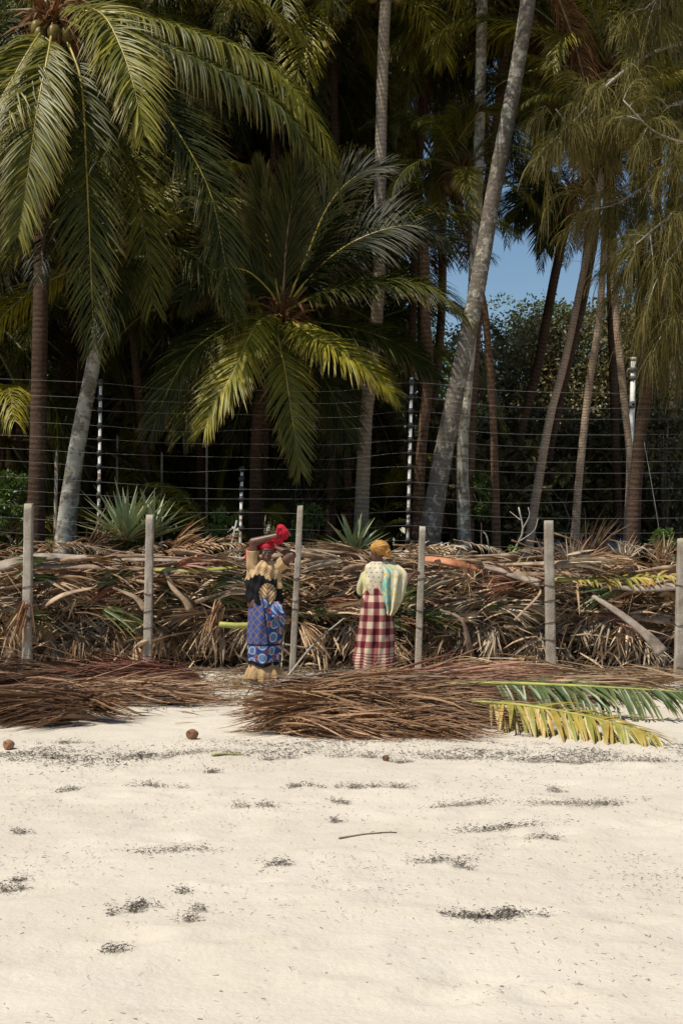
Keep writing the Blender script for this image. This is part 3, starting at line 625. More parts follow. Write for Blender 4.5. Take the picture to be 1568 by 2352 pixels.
broad_tree(1270, 1160, 30, 0.75, 2, 'low dark tree between the leaning tan trunks')
broad_tree(1550, 1130, 28, 0.8, 2, 'low brownish tree at the right edge behind the wires')
for px, py, Y, s in ((60, 880, 37, 1.3), (300, 700, 39, 1.4), (560, 820, 38, 1.3), (680, 700, 40, 1.25), (860, 960, 37, 1.1), (150, 350, 42, 1.5), (480, 300, 43, 1.5), (720, 260, 43, 1.4), (60, 50, 44, 1.6), (380, 0, 44, 1.6), (700, -30, 44, 1.5), (730, 420, 41, 1.2), (1540, 0, 43, 1.3)):
    broad_tree(px, py, Y, s, rnd.randrange(3), 'tall dark tree closing the grove far behind the palms', rnd.choice(['broad', 'broad_green']), 'far trees closing the grove')

SHR = []
for v in range(3):
    rng = np.random.default_rng(90 + v)
    (V, F, C), cen = leaf_cloud(2600, 0.13, 26, (0.9, 0.6, 0.9), rng)
    lm = limbs(cen, np.array([0, 0, -1.0]), 0.022, rng, 14)
    SHR.append((raw_mesh('foliage', V, F, C, [M['broad_green']]), lm.mesh('stem', M['wood'])))
def shrub(px, py, Y, s, label, group=None, mat='broad_green'):
    c = P(px, py, Y); v = rnd.randrange(3)
    t = empty('shrub', (c[0], Y, 0), label, 'shrub', group)
    f = bpy.data.objects.new('foliage', SHR[v][0]); COL.objects.link(f); f.parent = t; f.location = (0, 0, c[2]); f.scale = (s, s, s); f.rotation_euler = (0, 0, rnd.random() * 6)
    set_mat(f, M[mat])
    st = bpy.data.objects.new('stem', SHR[v][1]); COL.objects.link(st); st.parent = f
    if c[2] - s > 0.1:
        stk = link('stem', Geo().add(*tube([(0, 0, -0.05), (0, 0, c[2] - 0.95 * s)], 0.03 * s, 6)).mesh('stem', M['wood']), t, world=False)
for px in range(-20, 1600, 75):
    shrub(px + rnd.uniform(-25, 25), rnd.uniform(1060, 1200), rnd.uniform(26, 30), rnd.uniform(0.9, 1.4), 'leafy shrub in shade behind the wires, %s' % between_posts(px), 'shrubs in the shade of the grove', rnd.choice(['broad', 'broad_green', 'broad']))
for px in range(0, 1600, 110):
    shrub(px + rnd.uniform(-25, 25), rnd.uniform(880, 1040) if px < 950 else rnd.uniform(1130, 1200), rnd.uniform(31, 34), rnd.uniform(1.5, 2.0) if px < 950 else 1.2, 'tall shadowed shrub far back in the grove, %s' % between_posts(px), 'tall shrubs far back in the grove', 'broad')
shrub(25, 1150, 22.5, 0.5, 'green bush at the left edge beside the dark palm trunk')
shrub(262, 1215, 20.2, 0.30, 'small vine covered bush at the foot of the left fence post')
shrub(1175, 1290, 20.0, 0.22, 'small green weed by the foot of the slender tan trunk')
shrub(1530, 1262, 20.0, 0.32, 'yellowish bush behind the brush wall at the right edge')
shrub(512, 1225, 20.6, 0.35, 'low green bush beside the short striped fence post')
shrub(700, 1215, 21.0, 0.40, 'green bush behind the thin leaning concrete post')
shrub(1105, 1140, 25.0, 0.45, 'bright green bush between the white trunk and kinked trunk')

def juvenile(px, py, Y, s, label, n=9):
    c = P(px, py, Y); t = empty('young_palm', (c[0], Y, max(c[2], 0)), label, 'palm sapling', 'young palms behind the brush wall')
    for i in range(n):
        add_frond(t, (c[0], Y, max(c[2], 0)), i * 2.4 + rnd.random(), rnd.uniform(15, 75), s * rnd.uniform(0.8, 1.1), 'frond_lit' if rnd.random() < 0.4 else None)
    return t
juvenile(850, 1275, 20.6, 0.24, 'small green palm sapling above the agave near the turbaned woman')
juvenile(480, 1240, 22.0, 0.42, 'young palm with arching fronds left of the woman in red scarf')
juvenile(40, 1260, 23.0, 0.5, 'young palm at the left edge under the dark trunk')
juvenile(880, 1180, 26, 0.5, 'young palm in the shade behind the right fence post')
juvenile(620, 1260, 23.5, 0.4, 'young palm behind the woman raising her arms')

# ------------------------------------------------------------------ casuarina on the right
cas = empty('casuarina_tree', P(1452, 1270, 21.2) * np.array([1, 1, 0]), 'feathery casuarina with drooping olive needles at the upper right', 'tree')
tp = [P(1600, 100, 20.6), P(1560, 350, 20.8), P(1522, 600, 21), P(1482, 900, 21.2), P(1461, 1080, 21.2), P(1452, 1270, 21.2)]
tp.append(tp[-1] * np.array([1, 1, 0]) + np.array([-0.05, 0, -0.05]))
q = catmull(tp, 60)
V, F, C = tube(q, np.linspace(0.06, 0.115, 60), 12, up=(0, -1, 0), rough=0.03); link('trunk', raw_mesh('trunk', V, F, C, [M['tr_dark']]), cas)
BR = [[(1600, 90, 20.6), (1500, 120, 19.8), (1405, 185, 19.4), (1320, 275, 19.2), (1262, 330, 19.1)],
      [(1580, 230, 20.8), (1480, 260, 20), (1390, 285, 19.6), (1320, 300, 19.5), (1275, 250, 19.4)],
      [(1560, 350, 20.8), (1490, 420, 20.2), (1420, 465, 19.8), (1370, 480, 19.7)],
      [(1530, 560, 21), (1600, 520, 20), (1540, 500, 19.3), (1460, 560, 19.0)],
      [(1570, 300, 20.8), (1600, 420, 19.6), (1570, 540, 19.2), (1520, 620, 19.1)],
      [(1600, 80, 20.6), (1640, 20, 20.2), (1560, -40, 19.8), (1480, 20, 19.5)],
      [(1540, 480, 21), (1590, 640, 20.4), (1560, 700, 20.0), (1520, 720, 19.9)],
      [(1560, 420, 20.9), (1610, 560, 20.2), (1590, 680, 19.6), (1545, 740, 19.4)],
      [(1535, 540, 21), (1580, 600, 20.3), (1600, 760, 19.8), (1570, 800, 19.6)],
      [(1535, 560, 21), (1500, 600, 20.5), (1465, 620, 20.2), (1440, 600, 20.1)],
      [(1590, 150, 20.7), (1620, 300, 20), (1590, 330, 19.3), (1500, 300, 19.0), (1430, 230, 18.9)]]
tuftb, tuftd = [], []
for b in BR:
    pts = catmull([P(*p) for p in b], 30)
    link('branch', Geo().add(*tube(pts, np.linspace(0.035, 0.009, 30), 6)).mesh('branch', M['deadwood']), cas)
    T = norm(np.gradient(pts, axis=0))
    for k in range(36):
        i = R.integers(6, 30); d = norm(T[i] * 0.6 + R.normal(size=3) * 0.6 + np.array([0, 0, -0.15])); l = R.uniform(0.15, 0.75)
        tw = catmull([pts[i], pts[i] + d * l * 0.5, pts[i] + d * l + np.array([0, 0, -0.25 * l])], 6)
        if k % 3 == 0: link('twig', Geo().add(*tube(tw, np.linspace(0.008, 0.004, 6), 4)).mesh('twig', M['deadwood']), cas)
        for j in (2, 3, 4, 5): tuftb.append(tw[j]); tuftd.append(d)
tuftb = np.array(tuftb); tuftd = np.array(tuftd)
n = len(tuftb) * 13
k = np.repeat(np.arange(len(tuftb)), 13)
d = norm(tuftd[k] * 0.6 + R.normal(size=(n, 3)) * 0.32 + np.array([0, 0, -0.3]))
V, F, C = strips(tuftb[k] + R.normal(size=(n, 3)) * 0.02, d, R.uniform(0.2, 0.62, n), 0.0085, R.normal(size=(n, 3)), R.uniform(1.4, 3.0, n), K=4, cols=2, prof=lambda t: 1 - 0.6 * t)
tag(link('needles', raw_mesh('needles', V, F, C, [M['needle']]), cas), kind='stuff')

# ------------------------------------------------------------------ electric fence
fence = empty('wire_fence', (0, 20.0, 0), 'tall electric wire fence with white rusty posts and twelve strands', 'fence')
FY = 20.0
def fpost(p0, p1, r, mat, ins, name='post'):
    a, b = P(*p0), P(*p1); b2 = a + (b - a) * (a[2] + 0.3) / max(a[2] - b[2], 0.1); b2[2] = max(b2[2], -0.1) if b2[2] < -0.1 else b2[2]
    po = link(name, Geo().add(*tube([a, b2], r, 8, up=(0, 1, 0))).mesh('post', M[mat]), fence)
    for pt in ins:
        g = Geo().add(*tube([pt + np.array([0, -0.01, 0.04]), pt + np.array([0, -0.015, 0.0]), pt + np.array([0, -0.01, -0.04])], [0.03, 0.045, 0.03], 8, up=(0, 1, 0)))
        link('insulator', g.mesh('insulator', M['insul']), po)
    return po
lx = [870, 904.6, 928.5, 966, 999, 1029, 1057, 1094, 1124, 1159, 1187, 1222]
p1 = [880, 915, 943, 978, 1009, 1041, 1072, 1107, 1138, 1168, 1203, 1236]
m1 = [897, 926, 953, 987, 1020, 1051, 1078, 1124, 1146, 1177, 1214, 1247]
p2 = [879, 912, 945, 978, 1011, 1040, 1072, 1107, 1141, 1175, 1207, 1242]
re = [902, 937, 962, 998, 1030, 1060, 1086, 1122, 1150, 1190, 1224, 1258]
on1 = lambda py: 232 - (py - 872) * 6 / 408
on2 = lambda py: 945 - (py - 867) * 9 / 395
for k in range(12):
    j1, j2, j3 = R.uniform(-3, 6, 3)
    pts = [P(-120, lx[k] - 4, FY), P(0, lx[k], FY), P(on1(p1[k]), p1[k], FY - 0.03), P(410, (p1[k] + m1[k]) / 2 + 4 + j1, FY), P(590, m1[k], FY), P(780, (m1[k] + p2[k]) / 2 + 5 + j2, FY),
           P(on2(p2[k]), p2[k], FY - 0.03), P(1150, (p2[k] + re[k]) / 2 + 6 + j3, FY), P(1400, re[k] + 1, FY), P(1700, re[k] - 2, FY)]
    link('wire', Geo().add(*tube(catmull(pts, 60), 0.0014, 4)).mesh('wire', M['galv']), fence)
fpost((232, 872, FY), (226, 1280, FY), 0.022, 'paint_post', [P(on1(v), v, FY) for v in p1])
fpost((945, 867, FY), (936, 1262, FY), 0.022, 'paint_post', [P(on2(v), v, FY) for v in p2])
fpost((556, 1071, 20.1), (552, 1255, 20.1), 0.02, 'paint_post', [P(555, v, 20.1) for v in (1078, 1100, 1124, 1146, 1177, 1214)])
fpost((544, 1195, 20.1), (530, 1265, 20.1), 0.014, 'galv', [], 'brace')
for a, b in (((131, 975, 23), (125, 1265, 23)), ((270, 1000, 25), (268, 1260, 25)), ((372, 1040, 25), (371, 1260, 25)), ((475, 1010, 25), (474, 1260, 25))):
    q0, q1 = P(*a), P(*b); q1[2] = -0.1
    tag(link('grey_stake', Geo().add(*tube([q0, q1], 0.03 if a[0] < 200 else 0.02, 8, up=(0, 1, 0))).mesh('stake', M['concrete'])),
        {131: 'thin grey stake between the two left palm trunks', 270: 'thin stake in the shade right of the left white fence post', 372: 'thin stake in the shade left of the middle, above the agave', 475: 'thin stake in the shade beside the short striped post'}[a[0]], 'stake', 'stakes behind the fence')
pp = empty('pipe_pole', P(1449, 1270, 22.6) * np.array([1, 1, 0]), 'white pipe pole with dark bands beside the bent ringed trunk', 'pole')
a, b = P(1454, 828, 22.6), P(1446, 1090, 22.6); bb = a + (b - a) * (a[2] + 0.1) / (a[2] - b[2])
link('pipe', Geo().add(*tube([a, bb], 0.042, 10, up=(0, 1, 0))).mesh('pipe', M['pipe']), pp)
for t in (0.075, 0.14, 0.34, 0.36):
    c = a + (b - a) * t / 0.9
    link('band', Geo().add(*tube([c + np.array([0, 0, 0.035]), c - np.array([0, 0, 0.035])], 0.055, 10, up=(0, 1, 0))).mesh('band', M['roofing']), pp)
link('cap', Geo().add(*tube([a, a + np.array([0, 0, 0.05])], 0.05, 10, up=(0, 1, 0))).mesh('cap', M['pipe']), pp)
g = Geo().add(*tube(catmull([P(1478, 1015, 21), P(1495, 1110, 20.8), P(1512, 1215, 20.6), P(1515, 1262, 20.5)], 12), 0.0035, 4)); tag(link('stay_wire', g.mesh('wire', M['galv'])), 'thin pale stay wire slanting down at the right of the pipe pole', 'wire')

# ------------------------------------------------------------------ concrete posts
def concrete_post(bx, by, tx, ty, wpx, Y, label, bands):
    b, t = P(bx, by, Y), P(tx, ty, Y); hw = wpx * Y / FPX / 2
    b = b + (b - t) * ((b[2] + 0.15) / (t[2] - b[2]))
    base = empty('concrete_post', (b[0], Y, 0), label, 'fence post', 'concrete posts along the brush wall')
    n = 34; path = np.linspace(b, t, n)
    a = np.linspace(0, 2 * math.pi, 16, endpoint=False) + math.pi / 16
    sq = np.stack([np.sign(np.cos(a)) * np.abs(np.cos(a)) ** 0.35, np.sign(np.sin(a)) * np.abs(np.sin(a)) ** 0.35], -1)
    tw = np.interp(np.arange(n), [0, n - 1], [1.04, 0.96])
    V = np.zeros((n + 2, 16, 3))
    for i in range(n):
        wob = 1 + R.normal(size=16) * 0.026
        V[i + 1] = path[i] + np.concatenate([sq * hw * tw[i] * wob[:, None], R.normal(size=(16, 1)) * 0.001], 1)
        if i == n - 1: V[i + 1, :, 2] += R.normal(size=16) * 0.004
    V[0] = path[0]; V[-1] = path[-1] + np.array([0, 0, 0.004])
    V[-2] = path[-1] + (V[-2] - path[-1]) * 0.93
    link('shaft', raw_mesh('shaft', V.reshape(-1, 3), grid_faces(16, n + 2, True), None, [M['concrete']]), base)
    for py in bands:
        f = (py - by) / (ty - by); c = P(bx, by, Y) + (t - P(bx, by, Y)) * f
        pth = []
        for k in range(13):
            an = k / 12 * 2 * math.pi * 1.0
            e = np.array([np.sign(math.cos(an)) * abs(math.cos(an)) ** 0.4, np.sign(math.sin(an)) * abs(math.sin(an)) ** 0.4])
            pth.append(c + np.array([e[0] * (hw + 0.006), e[1] * (hw + 0.006), 0.012 * math.sin(an * 2 + py)]))
        link('wire_tie', Geo().add(*tube(np.array(pth), 0.005, 5)).mesh('tie', M['tie']), base)
    return base
PY = 18.0
concrete_post(62, 1537, 67, 1157, 21, PY, 'leftmost thick concrete post, in front of the brush wall', (1348, 1388, 1422))
concrete_post(339, 1525, 345, 1183, 19, PY, 'second concrete post from the left, below the spiky agave', (1364, 1405, 1443))
concrete_post(671, 1550, 690, 1162, 14, 17.6, 'thin leaning concrete post just right of the woman in red scarf', (1330, 1378, 1400))
concrete_post(960, 1515, 970, 1210, 15, PY, 'concrete post touched by the woman in the plaid skirt', (1330, 1402, 1440))
concrete_post(1264, 1525, 1259, 1196, 22, PY, 'thick concrete post standing alone right of the middle', (1345, 1380, 1430, 1470))
concrete_post(1558, 1555, 1566, 1237, 22, 17.8, 'concrete post cut off by the right edge of the picture', (1345, 1435))

# ------------------------------------------------------------------ brush wall
DEAD = []
for v in range(7):
    rng = np.random.default_rng(400 + v)
    Lr = rng.uniform(2.2, 3.2)
    path = np.stack([np.linspace(-Lr / 2, Lr / 2, 14), 0.06 * np.sin(np.linspace(0, 3, 14) + v), 0.10 * np.sin(np.linspace(0, 2.6, 14)) * rng.uniform(-1, 1)], 1)
    g, rg = frond_geo(path, rng.uniform(0.40, 0.60), n=42, sweep=0.95, droop=rng.uniform(0.3, 1.2), vee=0.0, W=0.040, K=3, start=0.10, r0=0.022, jit=0.24, ragged=0.22, rng=rng, fold=0.25)
    DEAD.append((g.mesh('leaflets', M['dry']), rg.mesh('midrib', M['rib_brown'])))
def dead_frond(loc, rx, ry, rz, s, leaf, label, group, rib='rib_brown', k=None):
    k = rnd.randrange(len(DEAD)) if k is None else k
    t = bpy.data.objects.new('dry_frond', DEAD[k][0]); COL.objects.link(t)
    t.location = [float(v) for v in loc]; t.rotation_euler = (rx, ry, rz); t.scale = (s, s * rnd.uniform(0.7, 1.0), s)
    set_mat(t, M[leaf]); tag(t, label, 'palm frond', group)
    r = bpy.data.objects.new('midrib', DEAD[k][1]); COL.objects.link(r); r.parent = t
    set_mat(r, M[rib])
    return t
LB = 'dry palm frond stacked flat in the brush wall behind the posts'
GB = 'dry fronds stacked in the brush wall'
def walltop(x): return 1.44 + 0.06 * math.sin(x * 1.7) - (0.12 if x > 2.4 else 0)
for i in range(135):
    x = rnd.uniform(-5.6, 5.6); u = rnd.random(); z = 0.06 + u * (walltop(x) - 0.16)
    Y = 18.75 + rnd.random() * 0.8 - 0.25 * (1 - u)
    leaf = rnd.choices(['dry', 'dry_grey', 'heap'], [0.5, 0.22 + 0.4 * (1 - u), 0.22])[0]
    dead_frond((x, Y, z), rnd.uniform(-3, 3), rnd.gauss(0, 0.09), rnd.gauss(0, 0.14) + rnd.choice([0, math.pi]), rnd.uniform(0.75, 1.15), leaf, 'dry frond stacked %s in the brush wall %s' % (level(z), between_posts(xpx(x, Y))), GB)
for i in range(22):
    px = i * 74 + rnd.uniform(-30, 30)
    dead_frond(P(px, rnd.uniform(1255, 1275), rnd.uniform(18.9, 19.4)), rnd.uniform(-0.5, 0.5), rnd.choice([-1, 1]) * rnd.uniform(0.08, 0.3), rnd.gauss(0, 0.25), rnd.uniform(0.35, 0.6), rnd.choice(['dry', 'heap', 'dry_grey']), 'ragged dry frond on the wall top %s' % between_posts(px), 'fronds on top of the brush wall')
# fronds hanging forwards over the wall
for i in range(26):
    x = rnd.uniform(-4.8, 4.8); z = rnd.uniform(0.35, 1.1)
    dead_frond((x, 18.35 + rnd.random() * 0.2, z), rnd.uniform(-0.6, 0.6), rnd.choice([-1, 1]) * rnd.uniform(0.3, 1.1), rnd.gauss(0, 0.2), rnd.uniform(0.32, 0.55), rnd.choice(['dry', 'dry_grey']), 'short broken frond leaning on the wall %s' % between_posts(xpx(x, 18.4)), 'broken fronds on the face of the brush wall')
# green fronds caught in it
for px, py, s, tilt, lb in ((520, 1385, 0.42, 0.25, 'green cut frond poking from the brush wall left of the standing woman'), (345, 1375, 0.3, 0.35, 'small green frond tip in the brush wall beside the second post'),
                            (735, 1400, 0.42, -0.3, 'yellow-green cut frond in the brush wall right of the thin leaning post'), (790, 1420, 0.5, 0.12, 'dark green frond in the brush wall behind the plaid skirt'),
                            (1200, 1398, 0.5, 0.08, 'mossy green frond across the brush wall left of the lone thick post'), (905, 1395, 0.3, -0.7, 'small green frond sticking up beside the shawl')):
    dead_frond(P(px, py, 18.25), -0.9, tilt, 0.05, s, 'fresh', lb, None, 'rib_dark')

STK = []
def stalk_geo(L, w0, w1, bend, flare=2.4, flat=0.42, n=18, rng=R):
    t = np.linspace(0, 1, n)
    path = np.stack([L * (t - 0.5), 0 * t, bend * np.sin(t * math.pi) + 0.02 * np.sin(t * 5)], 1)
    wv = np.interp(t, [0, 0.06, 0.22, 1], [w0 * flare * 0.9, w0 * flare, w0, w1])
    return tube(path, wv, 8, flat=flat, rough=0.04)
for v in range(5):
    rng = np.random.default_rng(500 + v)
    STK.append(Geo().add(*stalk_geo(rng.uniform(1.5, 2.8), rng.uniform(0.028, 0.045), 0.014, rng.uniform(-0.12, 0.12), rng.uniform(1.6, 2.8))).mesh('stalk', M['stalk']))
for i in range(84):
    x = rnd.uniform(-4.9, 4.9); u = rnd.random() ** 0.6
    o = bpy.data.objects.new('frond_stalk', rnd.choice(STK)); COL.objects.link(o)
    o.location = (x, 18.32 + rnd.random() * 0.6, 0.25 + u * (walltop(x) - 0.3)); o.rotation_euler = (rnd.uniform(-0.6, 0.6), rnd.gauss(0, 0.16), rnd.gauss(0, 0.2) + rnd.choice([0, math.pi]))
    tag(o, 'weathered bare stalk %s in the brush wall %s' % (level(o.location.z), between_posts(xpx(o.location.x, o.location.y))), 'stalk', 'bare stalks lying in the brush wall')
def stalk(pts, w, mat, label, flat=0.4, name='frond_stalk', up=(0, -0.6, 0.8), cut=None):
    """pts (px, py, Y), w half widths in metres"""
    path = catmull([P(*p) for p in pts], 20); wv = np.interp(np.linspace(0, 1, 20), np.linspace(0, 1, len(w)), w)
    o = link(name, Geo().add(*tube(path, wv, 10, up=up, flat=flat, rough=0.02)).mesh('stalk', M[mat])); tag(o, label, 'stalk'); return o
stalk([(-60, 1320, 18.3), (20, 1296, 18.25), (90, 1280, 18.3), (300, 1285, 18.35), (560, 1290, 18.4)], [0.12, 0.085, 0.042, 0.034, 0.026], 'stalk_grey', 'long pale grey stalk along the top of the wall behind the leftmost post')
stalk([(60, 1300, 18.22), (200, 1302, 18.2), (400, 1310, 18.2), (560, 1316, 18.25)], [0.05, 0.045, 0.035, 0.025], 'stalk', 'weathered stalk just below the long pale one at the left')
stalk([(350, 1308, 18.2), (450, 1310, 18.15), (545, 1302, 18.2)], [0.035, 0.045, 0.02], 'stalk_green', 'yellow-green stalk across the wall right of the second post')
stalk([(505, 1434, 17.95), (545, 1437, 17.9), (600, 1436, 17.95)], [0.038, 0.042, 0.042], 'stalk_green', 'thick cut pale green stem jutting out beside the blue skirt', flat=0.9)
stalk([(976, 1284, 18.25), (1040, 1292, 18.15), (1115, 1312, 18.25)], [0.06, 0.075, 0.03], 'stalk_orange', 'orange flower sheath lying on top of the brush wall')
stalk([(1080, 1290, 18.3), (1150, 1312, 18.2), (1240, 1340, 18.15)], [0.03, 0.06, 0.07], 'stalk_grey', 'pale broad stalk sloping down towards the lone thick post')
stalk([(1360, 1368, 18.1), (1430, 1415, 17.95), (1485, 1460, 17.9), (1520, 1500, 17.85)], [0.035, 0.055, 0.07, 0.12], 'stalk_grey', 'grey frond base with a flared brown end sloping down at the right')
stalk([(1385, 1345, 18.15), (1470, 1352, 18.1), (1560, 1345, 18.1)], [0.045, 0.06, 0.09], 'stalk_grey', 'flat grey frond base lying level behind the right edge post')
stalk([(378, 1310, 18.1), (398, 1350, 18.05), (425, 1378, 18.05), (438, 1402, 18.05)], [0.02, 0.035, 0.04, 0.06], 'stalk', 'curved forked stalk hooked downward right of the second post')
stalk([(95, 1395, 18.1), (150, 1365, 18.05), (215, 1350, 18.1)], [0.05, 0.04, 0.02], 'stalk', 'pale curved stalk rising right of the leftmost post')
stalk([(260, 1350, 18.1), (310, 1372, 18.05), (335, 1400, 18.0)], [0.02, 0.035, 0.055], 'stalk', 'brown stalk curving down to the second post')
stalk([(1010, 1400, 18.05), (1060, 1425, 18.0), (1080, 1500, 17.95)], [0.02, 0.03, 0.06], 'stalk', 'hooked brown stalk hanging low between two posts')
stalk([(1180, 1425, 18.0), (1240, 1360, 18.1), (1210, 1340, 18.2)], [0.015, 0.02, 0.01], 'stalk', 'thin brown stick leaning on the lone thick post')
stalk([(640, 1580, 17.0), (720, 1480, 17.7), (790, 1420, 18.1)], [0.012, 0.012, 0.008], 'deadwood', 'long pale stick slanting up beside the thin leaning post', flat=1)
stalk([(655, 1480, 17.7), (745, 1495, 17.8)], [0.012, 0.008], 'deadwood', 'short pale stick behind the foot of the thin leaning post', flat=1)
# yellow frond laid along the top at right
def laid_frond(pts, Lm, leaf, rib, label, up, n=60, **kw):
    kw.setdefault('jit', 0.2); kw.setdefault('ragged', 0.16)
    path = catmull([P(*p) for p in pts], 22)
    g, rg = frond_geo(path, Lm, n=n, up=up, K=4, **kw)
    o = link('palm_frond', g.mesh('leaflets', M[leaf])); tag(o, label, 'palm frond')
    link('midrib', rg.mesh('midrib', M[rib]), o, world=False); return o
laid_frond([(1270, 1332, 18.2), (1400, 1331, 18.15), (1500, 1326, 18.15), (1620, 1318, 18.15)], 0.22, 'yellowing', 'stalk_green', 'yellow frond laid along the wall top at the right', (0, -0.6, 0.8), r0=0.022, droop=1.6)
# sticks and upright dry tufts on the wall's right part
def tuft(px, py, Y, n, L, lean, mat, label, name='dry_leaf_tuft', spread=0.35, W=0.018, cat='dry leaves'):
    b = P(px, py, Y)
    d = norm(np.array(lean) + R.normal(size=(n, 3)) * spread)
    V, F, C = strips(np.repeat(b[None], n, 0) + R.normal(size=(n, 3)) * 0.03, d, L * R.uniform(0.6, 1.1, n), W, R.normal(size=(n, 3)), R.uniform(0.0, 0.8, n), K=4, fold=0.2)
    return tag(link(name, raw_mesh(name, V, F, C, [M[mat]])), label, cat)
tuft(1345, 1295, 18.8, 40, 0.75, (0.35, -0.1, 0.8), 'dry', 'spiky dry frond end pointing up to the right above the wall', spread=0.12)
tuft(1310, 1290, 18.9, 30, 0.4, (-0.2, -0.1, 0.7), 'dry_grey', 'ragged grey tuft on the wall top right of the lone post')
tuft(1430, 1290, 18.9, 40, 0.4, (0.1, -0.1, 0.7), 'dry_grey', 'dry curled leaves on the wall top in front of the bent trunk')
tuft(1520, 1300, 18.9, 50, 0.45, (0.0, -0.1, 0.7), 'dry', 'dry grass tuft on the wall top near the right edge')
tuft(200, 1260, 19.3, 60, 0.7, (0.6, -0.2, 0.35), 'dry', 'brown fan of dry leaves on the wall top left of the agave', spread=0.25)
tuft(395, 1262, 19.3, 50, 0.6, (0.7, -0.1, 0.35), 'heap', 'russet dry leaves on the wall top right of the agave', spread=0.25)
tuft(505, 1385, 18.1, 40, 0.42, (-0.25, -0.1, -0.9), 'heap', 'brown drooping leaf bunch hanging on the wall left of the standing woman', spread=0.15)
tuft(60, 1385, 17.85, 50, 0.5, (-0.25, -0.1, -0.8), 'heap', 'brown drooping leaf bunch hanging at the leftmost post', spread=0.18)
tuft(1075, 1330, 18.1, 40, 0.35, (0.0, -0.2, 0.3), 'dry', 'messy dry leaf bunch right of the touched post', spread=0.7)
tuft(820, 1268, 18.6, 70, 0.7, (-0.9, -0.1, 0.12), 'dry', 'brushy dry frond end on the wall top beside the turban', spread=0.14)
for i in range(46):
    px = -10 + i * 35 + rnd.uniform(-14, 14); py = rnd.uniform(1415, 1500)
    tuft(px, py, rnd.uniform(18.22, 18.45), 26, rnd.uniform(0.35, 0.6), (rnd.uniform(-0.6, 0.6), -0.25, -0.7), rnd.choice(['dry_grey', 'dry_grey', 'dry']), 'pale leaf fan hanging low on the brush wall %s' % between_posts(px), spread=0.28, W=0.026)['group'] = 'pale leaf fans low on the brush wall'
for i in range(52):
    px = -10 + i * 31 + rnd.uniform(-20, 20); py = rnd.uniform(1285, 1430)
    tuft(px, py, rnd.uniform(18.15, 18.35), 24, rnd.uniform(0.4, 0.7), (rnd.choice([-1, 1]), -0.15, rnd.uniform(-0.3, 0.2)), rnd.choice(['dry', 'dry_grey', 'dry_grey', 'dry', 'heap', 'heap_red', 'fresh', 'fresh']), 'sideways dry leaf fan in the brush wall %s' % between_posts(px), spread=0.18, W=0.032)['group'] = 'sideways leaf fans in the brush wall'
# loose leaflets all over the wall
n = 2200
x = R.uniform(-5.2, 5.2, n); z = R.random(n) ** 1.25 * 1.42 + 0.02; y = 18.15 + R.random(n) * 0.9
low = z < 0.65
d = np.stack([R.normal(size=n), R.normal(size=n) * 0.35 - 0.1, R.normal(size=n) * np.where(low, 0.9, 0.25) - np.where(low, 0.5, 0.0)], 1)
V, F, C = strips(np.stack([x, y, z], 1), d, R.uniform(0.2, 0.6, n), R.uniform(0.012, 0.032, n), R.normal(size=(n, 3)), R.uniform(0.1, 0.9, n), K=3, fold=0.25, floor=0.012)
C[:, 0] = np.clip(C[:, 0] * 0.8 + np.repeat(np.where(low, 0.25, 0.0), 12), 0, 1)
tag(link('loose_dry_leaflets', raw_mesh('loose', V, F, C, [M['dry']])), 'loose straw coloured leaflets tangled through the brush wall', 'dry leaves', None, 'stuff')

# litter on the sand before the wall
n = 15000
x = R.uniform(-5.2, 5.2, n); y = R.uniform(12.6, 18.4, n)
keep = R.random(n) < np.interp(y, [12.6, 13.6, 15.5, 17.2, 18.4], [0.04, 0.12, 0.45, 1, 1]) * (0.25 + 1.1 * vnoise(x * 0.9 + 31, y * 0.8))
x, y = x[keep], y[keep]; n = len(x)
d = np.stack([R.normal(size=n), R.normal(size=n) * 0.6, R.normal(size=n) * 0.15 + 0.05], 1)
V, F, C = strips(np.stack([x, y, R.uniform(0.01, 0.06, n)], 1), d, R.uniform(0.06, 0.38, n), R.uniform(0.006, 0.018, n), np.stack([R.normal(size=n), R.normal(size=n), R.normal(size=n) * 0.4], 1), R.uniform(0, 0.4, n), K=2, fold=0.2, floor=0.008)
tag(link('leaf_litter', raw_mesh('litter', settle(V), F, C, [M['litter']])), 'dry leaf litter strewn over the sand before the wall', 'leaf litter', None, 'stuff')

